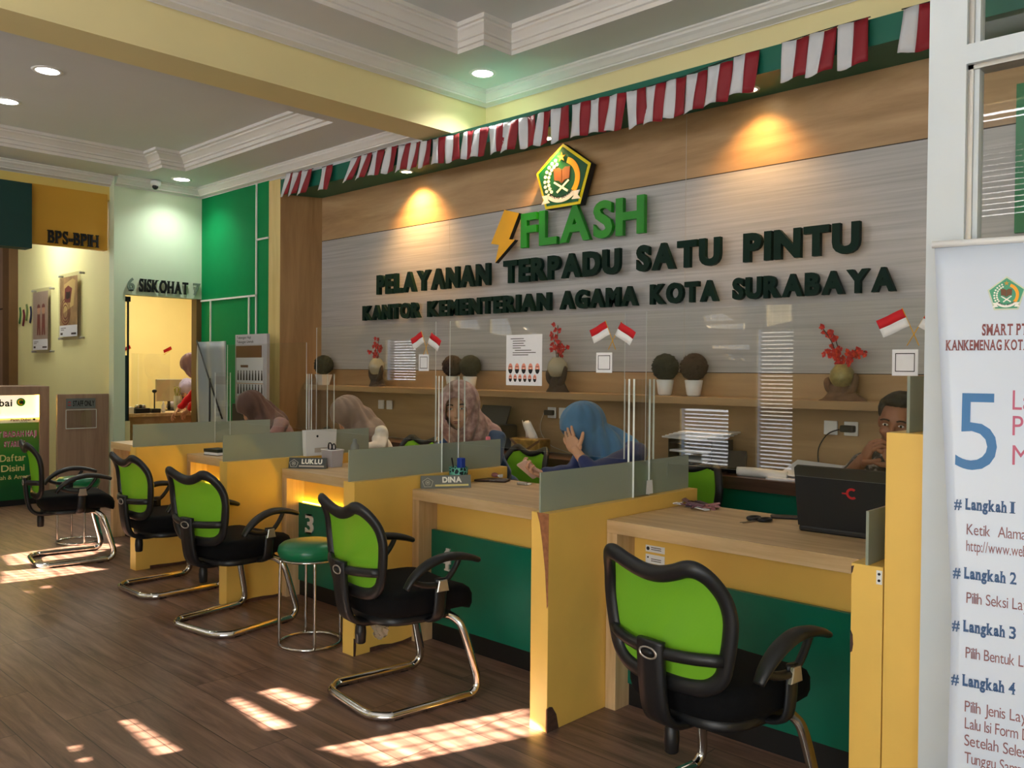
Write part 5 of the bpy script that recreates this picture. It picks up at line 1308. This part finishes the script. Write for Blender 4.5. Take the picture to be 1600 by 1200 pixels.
        remesh(hb, 'hijab', .007, cloth_mat('hijab cloth %.2f' % hx, hij, pattern), t, 5, cut=cut if face else None, thick=.005, wave=wave)
    if face: face_parts(t, C, R*hs)
    return t, C, R
# woman in dark brown hijab at the first desk, bent low over it
woman('woman in a dark brown hijab and mauve tunic bending low over the leftmost desk', (-6.80, 3.86, 1.075), -.35, .80, (-6.66, 4.24), (92, 70, 66), (136, 108, 108), hijab_long=.30, hscale=1.10, shoulder=(-6.71, 4.02, .90),
      arms={1: ((-6.96, 3.86, .84), (-6.94, 3.62, .83), {'N': (0, 0, -1)}), -1: ((-6.50, 3.88, .84), (-6.66, 3.62, .83), {'N': (0, 0, -1)})})
# woman in taupe hijab with pale sleeve, head down
woman('woman in a taupe hijab and white sleeves, head bowed, behind the LUKLU pen box', (-5.385, 3.86, 1.065), -.35, .80, (-5.36, 4.24), (142, 122, 112), (222, 218, 208), hijab_long=.22, hscale=1.12, shoulder=(-5.31, 4.00, .90), open_face=(.058, .078),
      arms={1: ((-5.56, 3.84, .84), (-5.52, 3.64, .835), {'N': (0, 0, -1)}), -1: ((-5.07, 3.90, .85), (-5.10, 3.66, .83), {'N': (0, 0, -1), 'sleeve': .95})})
# woman in floral hijab who smiles at the camera
woman('smiling woman in a pink floral hijab and blue tunic facing the camera', (-4.03, 3.74, 1.175), .62, .10, (-4.12, 4.20), (176, 140, 138), (26, 72, 118), hijab_long=.26, hscale=1.34, shoulder=(-4.08, 3.98, .93), pattern=((150, 112, 114), (206, 172, 166)), skin='skin', roll=-.06, hs=1.14, open_face=(.070, .102),
      arms={1: ((-4.42, 3.86, .85), (-4.36, 3.64, .835), {'N': (0, 0, -1)}), -1: ((-3.80, 3.82, .85), (-3.90, 3.62, .835), {'N': (0, 0, -1)})})
# woman in blue hijab shading her eyes with one hand, phone in the other
tb, Cb, Rb = woman('woman in a steel blue hijab resting her forehead on her hand, phone in the other', (-3.10, 3.84, 1.085), -.55, .50, (-2.92, 4.20), (72, 122, 164), (52, 62, 104), hijab_long=.34, hscale=1.16, shoulder=(-3.00, 4.02, .92), voxel=.006, skin='skin', open_face=(.060, .086),
      arms={1: ((-3.18, 3.84, .84), (-3.235, 3.64, .835), {'N': (.4, 0, .9), 'D': (-.25, -.9, .35), 'curls': (35, 40, 45, 50), 'side': 1}),
            -1: ((-2.915, 3.70, .865), (-3.015, 3.685, .972), {'D': (-.52, .05, .62), 'N': (-.3, .95, .15), 'curls': (16, 18, 22, 28), 'side': -1, 's': 1.08, 'sleeve': .55})})
# man half hidden by the yellow post
def man():
    C = Vector((-1.368, 3.86, 1.205)); yaw, pitch = .10, .18
    t = thing('person', 'man in a black patterned shirt, hands at his chin, half hidden by the post', 'person', (-1.36, 4.22, 0))
    R = head_frame(yaw, pitch, .10); P = lambda x, y, z: C+R @ Vector((x, y, z)); off = Vector(t['_w'])
    hip = Vector((-1.36, 4.22, .60)); chest = Vector((-1.37, 4.05, .93)); ax = (chest-hip).normalized(); right = Vector((-1, 0, 0)); fw = Vector((0, -1, 0))
    Bx = Matrix((right, ax.cross(right).normalized(), ax)).transposed(); sh = {s: chest+right*.19*s+ax*.07 for s in (1, -1)}; neck = P(0, -.035, -.10)
    ARM = {1: ((-1.64, 3.82, .86), (-1.475, 3.72, 1.035)), -1: ((-1.12, 3.82, .86), (-1.30, 3.72, 1.03))}
    b = MB(); tu = MB(); fine = MB()
    for mb, g in ((b, 0), (tu, .014)):
        ell(mb, hip, (.17+g, .13+g, .12+g), Bx); ell(mb, hip.lerp(chest, .5), (.155+g, .115+g, .18+g), Bx); ell(mb, chest, (.175+g, .115+g, .16+g), Bx); cap(mb, sh[1], sh[-1], .06+g, .06+g)
    cap(b, chest+ax*.08, neck, .062, .056); cap(b, neck, P(0, -.02, -.04), .056, .055); add_head(b, C, R)
    for s in (1, -1):
        el, wr = Vector(ARM[s][0]), Vector(ARM[s][1]); cap(b, sh[s], el, .050, .042); cap(b, el, wr, .041, .029); cap(tu, sh[s], el, .070, .060)
        cap(tu, el, el.lerp(wr, .25), .058, .055)
        add_hand(fine, wr, (wr-el)*.4+Vector((-.05*s*-1, .02, .10)), (.0+.6*s, .3, .1), -s, curls=(50, 55, 60, 65), s=1.1)
        a = hip+right*.10*s; k = a+fw*.42; f = Vector((k.x, k.y, .07)); cap(b, a, k, .09, .062); cap(b, k, f, .058, .04); cap(b, (f.x, f.y, .04), f+fw*.16-Vector((0, 0, .03)), .04, .032)
    remesh(b, 'body', .006, M['skindark'], t, 4, extra=fine)
    remesh(tu, 'shirt', .008, cloth_mat('batik shirt', (38, 36, 40), ((20, 19, 23), (188, 182, 176))), t, 5, wave=lambda p: .003*math.sin(p.z*55+p.x*30))
    tr = MB()
    for s in (1, -1):
        a = hip+right*.10*s; k = a+fw*.42; cap(tr, a, k, .105, .078); cap(tr, k, (k.x, k.y, .10), .076, .062)
    cap(tr, hip, hip+Vector((0, 0, .02)), .15, .15)
    remesh(tr, 'trousers', .012, cloth_mat('dark trousers', (30, 32, 40)), t, 4)
    h = MB(); ell(h, P(0, -.030, .060), (.084, .092, .080), R); ell(h, P(0, -.060, .010), (.078, .060, .080), R); ell(h, P(0, .030, .110), (.062, .050, .028), R)
    for s in (1, -1): ell(h, P(.066*s, .005, .065), (.018, .040, .045), R)
    M['hair'] = mat('black hair', (18, 17, 19), .6, vary=.3, scale=60, bump=.5)
    remesh(h, 'hair', .006, M['hair'], t, 3, wave=lambda p: .003*noise.noise(Vector(p)*90), cut=None)
    face_parts(t, C, R)
man()
# people in the back office
woman('woman in a mauve hijab and bright red tunic leaning into the back office doorway', (-9.86, 4.80, 1.445), -.9, .75, (-9.80, 5.25), (140, 104, 112), (206, 16, 30), standing=True, hijab_long=.18, hscale=1.08, shoulder=(-9.78, 5.02, 1.28), voxel=.009, skirt=(150, 20, 30),
      arms={1: ((-9.92, 4.86, 1.12), (-10.02, 4.72, .93), {'N': (0, 0, -1)}), -1: ((-9.70, 4.86, 1.10), (-9.95, 4.80, .92), {'N': (0, 0, -1)})}, lean=-.6)
woman('seated woman in a lavender hijab bent over the counter inside the back office', (-10.75, 5.17, 1.13), .9, .8, (-11.05, 5.35), (150, 140, 164), (150, 140, 150), hijab_long=.2, hscale=1.1, shoulder=(-10.93, 5.26, .97), voxel=.009, lean=1.2,
      arms={1: ((-10.72, 5.42, .93), (-10.52, 5.32, .92), {'N': (0, 0, -1)}), -1: ((-10.86, 5.0, .93), (-10.62, 5.0, .92), {'N': (0, 0, -1)})})
# staff chairs behind the counters
spots = [(-6.66, 4.32, 174, 'green backed office chair under the woman in the brown hijab'), (-5.38, 4.30, 178, 'green backed office chair just right of the taupe hijab'), (-4.20, 4.28, 172, 'green backed office chair right of the floral hijab, near the bottle'),
         (-2.84, 4.30, 184, 'green backed office chair behind the woman in the blue hijab'), (-1.36, 4.32, 180, 'green backed office chair under the man by the post'), (-11.10, 5.42, 250, 'green backed office chair inside the back office')]
for k_, (x, y, r, lab) in enumerate(spots):
    o = sc0 if k_ == 0 else dup(sc0, (0, 0, 0), 0, lab, 'green backed staff chairs')
    o.location = (x, y, 0); o.rotation_euler = (0, 0, math.radians(r)); o['label'] = lab; o['group'] = 'green backed staff chairs'
# ------------------------------------------------------------------ things on the counters
TOP = .7975
def name_plate(x0, y0, x1, y1, s, label, face):
    L = math.hypot(x1-x0, y1-y0); ang = math.atan2(y1-y0, x1-x0)
    t = thing('name_plate', label, 'name plate', (x0, y0, TOP), ang, 'name plates on the counters')
    b = MB(); b.loft([[(x, y, z) for y, z in ((0, 0), (.016, .066), (.022, .066), (.045, 0))] for x in (0, L)], face, smooth=False); b.build('holder', t)
    k = MB(); u = Vector((0, .016, .066)).normalized(); n = Vector((0, -.066, .016)).normalized()
    text(k, s, (L*.60, 0, 0)+u*0 if False else Vector((L*.62, 0, 0))+u*.029, XD, u, n, None, .031, M['emwhite'], bold=.05, align='C', lift=.001)
    k.prism([(L*.28, .010), (L*.95, .010), (L*.95, .020), (L*.28, .020)], (0, 0, 0), XD, u, n, .0005, .0012, M['palegold'] if s == 'DINA' else M['seamlight'])
    k.build('lettering', t)
    k = MB(); c = L*.135
    outer = [(c+x*.030, .032+z*.026) for x, z in EM]; inner = [(c+x*.026, .032+z*.0225) for x, z in EM]
    for i in range(5):
        k.prism([outer[i], outer[(i+1) % 5], inner[(i+1) % 5], inner[i]], (0, 0, 0), XD, u, n, .0005, .0012, M['steel'])
    k.prism(band(c, .031, .010, .013, 0, 359, 20), (0, 0, 0), XD, u, n, .0005, .0012, M['steel']); k.prism([(c-.006, .027), (c+.006, .027), (c+.006, .036), (c-.006, .036)], (0, 0, 0), XD, u, n, .0005, .0012, M['steel'])
    k.build('emblem', t)
M['plate1'] = mat('dark grey plate', (64, 68, 66), .35); M['plate2'] = mat('mid grey plate', (112, 116, 112), .35)
name_plate(-4.733, 2.937, -4.545, 3.085, 'LUKLU', 'dark grey name plate reading LUKLU', M['plate1'])
name_plate(-3.455, 2.937, -3.315, 3.165, 'DINA', 'grey name plate reading DINA', M['plate2'])
# white paper bag, pen box with scissors
t = thing('document_holder', 'white upright document holder standing on the partition behind the pen box', 'holder', (-4.762, 3.185, DH))
b = MB(); b.loft([[(x*q, y*q+dy, z) for x, y in ((-.019, -.115), (.019, -.115), (.019, .115), (-.019, .115))] for z, q, dy in ((0, .96, 0), (.05, 1, 0), (.165, 1.03, 0), (.165, .9, 0), (.02, .85, 0))], M['white'], smooth=False); b.build('sleeve', t)
k = MB(); k.ball((.0205, -.03, .125), .002, .008, .008, M['ink'], 10, 6); k.box(.0195, -.05, .02, .0205, .06, .05, M['seamlight']); k.build('print', t)
t = thing('pen_box', 'clear plastic pen box holding scissors on the LUKLU desk', 'pen box', (-4.625, 3.19, TOP))
M['milky'] = sheet_mat('milky plastic', (.95, .95, .97, 1), .35, .1, lin((212, 208, 212)))
MB().loft([[(x*k_, y*k_, z) for x, y in ((-.06, -.045), (.06, -.045), (.06, .045), (-.06, .045))] for z, k_ in ((.001, .86), (.11, 1.0), (.11, .95), (.006, .82))], M['milky'], smooth=False).build('box', t)
MB().sweep([(x*1.0, y, .110) for x, y in ((-.06, -.045), (.06, -.045), (.06, .045), (-.06, .045))], .0035, M['white'], n=6, closed=True).build('rim', t)
for k_, (x, r_) in enumerate(((-.012, .02), (.03, .017))):
    o = MB().sweep([(x+r_*math.cos(2*PI*i/16), -.01, .128+r_*1.2*math.sin(2*PI*i/16)) for i in range(16)], .0045, M['black'], n=6, closed=True).build('scissor_loop', t)
MB().cyl((-.045, 0, .02), (-.04, .0, .15), .004, M['maroon'], n=8).build('pen', t)
t = thing('stapler', 'dark stapler lying beside the pen box on the LUKLU desk', 'stapler', (-4.50, 3.28, TOP))
MB().rbox(-.06, -.018, 0, .06, .018, .012, .006, M['steel']).build('base', t); MB().loft([[(x, y*w, z+dz) for y, z in ((-.014, 0), (.014, 0), (.012, .02), (-.012, .02))] for x, w, dz in ((-.06, 1, .014), (0, 1.1, .018), (.06, .9, .016))], M['black'], smooth=False).build('arm', t)
t = thing('spray_bottle', 'grey cylinder bottle behind the pen box on the LUKLU desk', 'bottle', (-4.58, 3.33, TOP)); MB().lathe([(.026, 0), (.028, .01), (.028, .13), (.014, .15), (.014, .17), (.004, .175)], (0, 0, 0), mat('grey bottle', (126, 130, 124), .4)).build('bottle', t)
# book on the second desk
t = thing('small_book', 'small dark green book with white pages at the left end of its desk', 'book', (-5.80, 3.02, TOP), .15)
MB().box(-.08, -.06, 0, .08, .06, .004, M['ink']).build('cover', t); MB().box(-.077, -.058, .0045, .08, .058, .022, M['paper']).build('pages', t); MB().box(-.08, -.06, .0225, .08, .06, .045, mat('dark green cover', (30, 42, 34), .5)).build('cover', t)
# DINA desk
t = thing('pen_cup', 'teal patterned metal pen cup on the DINA desk', 'pen cup', (-3.425, 3.175, TOP))
def cup_mat():
    m, nt, bs = newmat('teal pierced metal'); setin(bs, 'Roughness', .35); setin(bs, 'Metallic', .4)
    tc = nt.nodes.new('ShaderNodeTexCoord'); vo = nt.nodes.new('ShaderNodeTexVoronoi'); vo.feature = 'DISTANCE_TO_EDGE'; vo.inputs['Scale'].default_value = 42
    nt.links.new(tc.outputs['Object'], vo.inputs['Vector']); rp = nt.nodes.new('ShaderNodeValToRGB'); e = rp.color_ramp.elements
    e[0].position = .10; e[0].color = lin((108, 186, 168)); e[1].position = .14; e[1].color = lin((16, 38, 42)); nt.links.new(vo.outputs['Distance'], rp.inputs[0]); nt.links.new(rp.outputs[0], bs.inputs['Base Color']); return m
M['cup'] = cup_mat()
MB().lathe([(.004, .001), (.048, .001), (.052, .10), (.049, .10), (.045, .006), (.004, .005)], (0, 0, 0), M['cup'], 28).build('cup', t)
for k_, (x, y, dx, m) in enumerate(((-.02, .0, -.035, 'ink'), (-.012, .015, -.012, 'ink'))): MB().cyl((x, y, .01), (x+dx, y, .145), .004, M[m], n=8).build('pen', t)
M['blue'] = mat('blue plastic', (22, 60, 160), .4); MB().rbox(.0, -.015, .03, .035, .02, .15, .006, M['blue']).build('blue_marker', t)
t = thing('wallet', 'dark leather wallet on the DINA desk', 'wallet', (-3.43, 3.44, TOP), .5); MB().rbox(-.095, -.055, 0, .095, .055, .012, .01, mat('dark brown leather', (62, 40, 26), .5, bump=.3)).build('leather', t)
t = thing('candy', 'pinkish wrapped candy lying on the dark wallet', 'candy', (-3.47, 3.50, TOP+.012)); c_ = MB(); M['candy'] = mat('pink brown wrapper', (150, 96, 100), .3)
c_.ball((0, 0, .014), .03, .015, .013, M['candy'], 12, 8, .08); c_.loft([[(x, y*w, .013+z*w) for y, z in ((-.014, -.009), (.014, -.009), (.014, .009), (-.014, .009))] for x, w in ((.026, .3), (.05, 1))], M['paper'], smooth=False); c_.build('wrapper', t)
t = thing('usb_adapter', 'small grey plastic adapter on the DINA desk', 'adapter', (-3.20, 3.45, TOP), .3); MB().rbox(-.035, -.014, 0, .025, .014, .014, .005, M['steel']).build('body', t); MB().rbox(.025, -.009, .003, .045, .009, .011, .003, M['white']).build('cap', t)
t = thing('drink_bottle', 'small pale bottle with a pink cap behind the frosted glass by the DINA desk', 'bottle', (-3.558, 3.53, DH))
MB().lathe([(.016, 0), (.0185, .006), (.0185, .075), (.015, .11), (.011, .135), (.011, .145), (.003, .146)], (0, 0, 0), mat('pale drink', (214, 206, 184), .35)).build('bottle', t)
MB().lathe([(.013, .144), (.014, .148), (.014, .168), (.011, .175), (.003, .176)], (0, 0, 0), mat('pink cap', (236, 120, 138), .4)).build('cap', t)
# phone held by the woman in blue
t = thing('smartphone', 'pale backed smartphone held by the woman in the blue hijab', 'phone', (-3.262, 3.565, .868)); ph = MB(); ph.rbox(-.036, -.075, -.004, .036, .075, .004, .01, mat('pale phone case', (226, 190, 170), .4)); o = ph.build('case', t)
s_ = MB(); s_.box(-.032, -.069, .0041, .032, .069, .0047, M['ink']); s_.build('screen', t)
t.rotation_euler = (math.radians(-42), math.radians(-28), math.radians(14))
# laptop desk
t = thing('laptop', 'black laptop turned away, red letter C on its lid', 'laptop', (-1.345, 3.385, TOP), math.radians(2))
MB().rbox(-.19, -.125, 0, .19, .125, .024, .012, M['black']).build('base', t)
kb = MB()
for r_ in range(5):
    for c_ in range(12): kb.box(-.165+c_*.0275, -.03+r_*.024, .0242, -.142+c_*.0275, -.011+r_*.024, .0262, M['kick'])
kb.build('keyboard', t)
M['lid'] = mat('dark laptop lid', (16, 19, 23), .5)
up = Vector((0, -.20, 1)).normalized(); nn = Vector((0, -1, -.2)).normalized()
lid = MB(); O = Vector((0, -.122, .024)); lid.prism([(-.19, 0), (.19, 0), (.19, .235), (.18, .245), (-.18, .245), (-.19, .235)], O, (1, 0, 0), up, nn, -.008, .004, M['lid']); lid.build('lid', t)
sc_ = MB(); sc_.prism([(-.175, .02), (.175, .02), (.175, .23), (-.175, .23)], O, (1, 0, 0), up, nn, -.0092, -.0082, M['kick']); sc_.build('screen', t)
M['redlogo'] = mat('red lid logo', (176, 30, 36), .4)
lg = MB(); lg.prism([(x, z) for x, z in band(.03, .15, .013, .022, 50, 310, 18)], O, (1, 0, 0), up, nn, .004, .0046, M['redlogo']); lg.prism([(-.008, .146), (.012, .146), (.012, .152), (-.008, .152)], O, (1, 0, 0), up, nn, .004, .0046, M['redlogo']); lg.build('lid_logo', t)
t = thing('smartphone', 'black smartphone lying on the laptop desk next to the scissors', 'phone', (-1.69, 3.50, TOP), .5); MB().rbox(-.075, -.036, 0, .075, .036, .009, .012, M['black']).build('case', t)
t = thing('scissors', 'black handled scissors lying on the laptop desk', 'scissors', (-1.755, 3.30, TOP), 1.45)
for k_, (x, y) in enumerate(((.05, .026), (.05, -.028))):
    MB().sweep([(x+.032*math.cos(2*PI*i/16), y+.020*math.sin(2*PI*i/16), .008) for i in range(16)], .0075, M['black'], n=8, closed=True).build('handle', t)
    MB().loft([[(.025, y*.3+e, z) for e, z in ((-.006, .003), (.006, .003), (.006, .005), (-.006, .005))], [(-.075, -y*.25+.0, .003), (-.075, -y*.25+.002, .003), (-.075, -y*.25+.002, .005), (-.075, -y*.25, .005)]], M['steel'], smooth=False).build('blade', t)
t = thing('candy_wrappers', 'small heap of dark and pink candy wrappers at the left of the laptop desk', 'candy wrappers', (-2.14, 3.44, TOP))
wr = MB(); rnd = random.Random(5); mm = [mat('dark wrapper', (44, 30, 38), .35), mat('rose wrapper', (176, 120, 124), .35), M['paper'], mat('mauve wrapper', (108, 72, 90), .35)]
for i in range(20):
    c_ = Vector((rnd.uniform(-.075, .11), rnd.uniform(-.05, .07), .004+.022*rnd.random()*(1 if i < 12 else .3))); a = rnd.uniform(0, 6.3); L = rnd.uniform(.02, .045); w_ = rnd.uniform(.008, .016)
    d = Vector((math.cos(a), math.sin(a), rnd.uniform(-.1, .35))); e = Vector((-math.sin(a), math.cos(a), rnd.uniform(-.2, .2)))
    if c_.z-abs(d.z)*L < .001: c_.z = abs(d.z)*L+.002
    wr.obox(c_, d*L, e*w_, Vector((0, 0, .0025)), mm[i % 4])
wr.build('wrapper_heap', t)['kind'] = 'stuff'
# along the back counter
t = thing('tissue_box', 'gold wrapped tissue box with a tissue standing up on the back counter', 'tissue box', (-4.42, 4.84, CT))
M['foil'] = mat('gold foil', (176, 140, 70), .28, .75, vary=.5, scale=18, bump=.5)
b = MB(); b.rbox(-.15, -.07, 0, .15, .07, .12, .02, M['foil']); b.build('box', t)
b = MB(); b.add([(-.15, -.071, .12), (.0, -.073, .035), (.15, -.071, .12), (.15, -.071, .10), (0, -.073, .012), (-.15, -.071, .10)], [(0, 1, 4, 5), (1, 2, 3, 4)], M['embrown']); b.build('pleat', t).modifiers.new('t', 'SOLIDIFY').thickness = .002
b = MB(); rows = []
for i in range(6):
    q = i/5; rows.append([(-.05+.10*j/6+(-.05*q), .03*math.sin(j*1.3+q*2)*(1-.4*q), .115+.13*q+.012*math.sin(j*2.2)) for j in range(7)])
b.add([p for r in rows for p in r], [(i*7+j, i*7+j+1, i*7+j+8, i*7+j+7) for i in range(5) for j in range(6)], M['paper'], True); b.build('tissue', t).modifiers.new('t', 'SOLIDIFY').thickness = .002
t = thing('printer', 'black printer on the back counter behind the floral hijab', 'printer', (-4.93, 4.88, CT))
MB().rbox(-.20, -.14, 0, .20, .16, .20, .03, M['black']).build('body', t); MB().rbox(-.17, -.16, .05, .17, -.139, .10, .008, M['kick']).build('paper_slot', t); MB().obox((0, .08, .27), (.16, 0, 0), (0, .03, .075), (0, .006, -.003), M['black']).build('paper_tray', t)
t = thing('document_tray', 'black stacked document tray piled with papers on the back counter', 'document tray', (-2.96, 4.87, CT))
b = MB()
for z in (.004, .06, .116, .172): b.box(-.16, -.13, z, .16, .13, z+.005, M['black'])
for x in (-.16, .155): b.box(x, -.13, 0, x+.005, .13, .20, M['black'])
b.build('shelves', t)
for k_, z in enumerate((.0095, .0655, .1215)): MB().box(-.14, -.145, z, .14, .11, z+.012, M['paper']).build('paper', t)
for k_ in range(5):
    a = .12*(k_-2); tt = MB(); tt.obox((.03*k_-.05, -.01, .206+.0105*k_), (.17*math.cos(a), .17*math.sin(a), 0), (-.115*math.sin(a), .115*math.cos(a), 0), (0, 0, .005), M['paper']); o = tt.build('paper_bundle'); o.location = (-2.96, 4.87, CT)
    tag(o, ['lowest', 'second', 'middle', 'fourth', 'topmost'][k_]+' bundle of papers lying on the black document tray', 'papers', 'paper bundles on the document tray')
t = thing('ring_binder', 'open black binder leaning beside the document tray', 'binder', (-2.68, 4.84, CT)); MB().obox((0, 0, .075), (.05, .02, .0), (-.01, .03, .05), (.008, -.02, .02), M['black']).build('cover', t)
o = MB().sweep(smooth_path([(-.20, 0, .022), (-.1, .01, .025), (0, 0, .024), (.12, .01, .02)], 4), .03, M['white'], ry=.02, n=8).build('plastic_bag'); o.location = (-2.45, 4.79, CT+.003); tag(o, 'crumpled white plastic bag on the back counter', 'plastic bag')
for k_, (x, y, a, z, tilt, lab) in enumerate(((-2.30, 4.85, .2, .0, .0, 'flat sheaf of papers lying right of the plastic bag'), (-2.22, 4.89, -.1, .055, .35, 'tilted sheaf of papers propped on the back counter'))):
    o = MB().obox((0, 0, .006), (.15*math.cos(a), .15*math.sin(a), 0), (-.1*math.sin(a), .1*math.cos(a), 0), (0, 0, .0055), M['paper']).build('papers'); o.location = (x, y, CT+z+.0005); o.rotation_euler = (tilt, 0, 0); tag(o, lab, 'papers')
tag(MB().rbox(-2.02, 4.82, CT+.0005, -1.90, 4.92, CT+.11, .02, mat('clear packet', (200, 200, 210), .3)).build('plastic_packet'), 'whitish plastic packet standing on the back counter by the man', 'packet')
# ------------------------------------------------------------------ roll banner at the right edge
BU = Vector((.97957525, .20107792, 0)); BV = Vector((-.01765889, .08602741, .99613626)).normalized(); BN = BU.cross(BV)
BN = BN if BN.y < 0 else -BN
BP = Vector((-.75, 2.35, 1.749))
t = thing('roll_up_banner', 'white roll-up banner at the right edge listing numbered steps headed 5', 'banner', (-.60, 2.2, 0))
HB = 1.70; WB = .40
M['vinyl'] = mat('white vinyl', (208, 218, 233), .35, vary=.015, scale=3)
b = MB(); n = 16; k_ = 24; rows = []
def bdepth(u, v): return .004*math.sin(u*22+v*1.5)+.003*math.sin(u*9-v*3)
for i in range(k_+1):
    v = -HB*i/k_; edge = .060*min(1, (i/k_*HB/.9))*1.0
    rows.append([BP+BU*(edge+(WB-edge)*j/n)+BV*v-BN*(.006*(1-j/n)**6*8*.1)+BN*0 for j in range(n+1)])
b.add([p for r in rows for p in r], [(i*(n+1)+j, i*(n+1)+j+1, (i+1)*(n+1)+j+1, (i+1)*(n+1)+j) for i in range(k_) for j in range(n)], M['vinyl'], True)
o = b.build('sheet', t, True); sm = o.modifiers.new('t', 'SOLIDIFY'); sm.thickness = .0012; sm.offset = -1
MB().cyl(tuple(BP-BU*.006+BV*.004), tuple(BP+BU*(WB+.006)+BV*.004), .009, M['white'], n=10).build('top_rail', t, True)
bb = BP-BV*HB+BU*(WB/2)
MB().obox((bb.x, bb.y, .03), BU*(WB/2+.03), Vector((-BU.y, BU.x, 0))*.06, (0, 0, .03), M['steel']).build('base_cassette', t, True)
MB().cyl((bb.x-BN.x*.03, bb.y-BN.y*.03+.03, .04), tuple(BP+BU*(WB/2)-BN*.015), .007, M['steel'], n=8).build('support_pole', t, True)
emblem_flat = MB()
class _E: pass
e_ = thing('tmp', 'x', 'x'); bpy.data.objects.remove(e_)
M['bgreen'] = mat('printed green', (70, 160, 120), .4)
sv = {k: M[k] for k in ('emgreen', 'emyellow')}; M['emgreen'] = M['bgreen']; M['emyellow'] = mat('printed pale border', (206, 214, 190), .4)
emblem(t, BP+BU*.163+BV*(-.130), BU, BV, BN, .041, .044, .0012, flat=True)
M.update(sv)
M['bred'] = mat('dark rose print', (132, 66, 66), .5); M['bblue'] = mat('strong blue print', (30, 110, 170), .45); M['bnavy'] = mat('deep blue print', (40, 82, 130), .5); M['brose'] = mat('rose print', (190, 90, 120), .5); M['bmauve'] = mat('mauve print text', (136, 84, 88), .5)
def bt(s, u, v, h, w, m, nm='printed_text', k=None, **kw):
    kk = k or MB(); text(kk, s, BP+BU*u+BV*v, BU, BV, BN, w, h, M[m], lift=.0015, **kw)
    if k is None: kk.build(nm, t, True)
bt('SMART PTSP', .112, -.232, .028, .118, 'bred', bold=.03, serif=True, gap=.08); bt('KANKEMENAG KOTA SURABAYA', .033, -.269, .026, .285, 'bred', bold=.03, serif=True, gap=.08)
bt('5', .060, -.563, .187, .090, 'bblue', bold=-.005)
bt('Langkah', .181, -.414, .047, .15, 'brose'); bt('Pelayanan', .182, -.476, .047, .19, 'brose'); bt('Mudah', .183, -.547, .047, .13, 'brose')
for i, (v, w) in enumerate(((-.664, .118), (-.832, .120), (-.960, .121), (-1.090, .122))):
    u = .060+.001*i; k = MB(); bt('#', u, v, .026, .017, 'bnavy', bold=.015, k=k); bt('Langkah', u+.025, v, .028, .088, 'bnavy', bold=.045, serif=True, gap=.06, k=k); bt(str(i+1), u+.122, v, .028, .014 if i else .007, 'bnavy', bold=.02, serif=True, k=k); k.build('printed_heading', t, True)
for s, u, v, w in (('Ketik  Alamat', .089, -.724, .135), ('http://www.web', .089, -.764, .128), ('Pilih Seksi Layanan', .092, -.890, .175), ('Pilih Bentuk Layanan', .093, -1.022, .185), ('Pilih Jenis Layanan', .094, -1.150, .175), ('Lalu Isi Form Data', .095, -1.190, .165), ('Setelah Selesai', .095, -1.230, .145), ('Tunggu Sampai', .096, -1.271, .135)):
    bt(s, u, v, .026, w, 'bmauve', gap=.04)
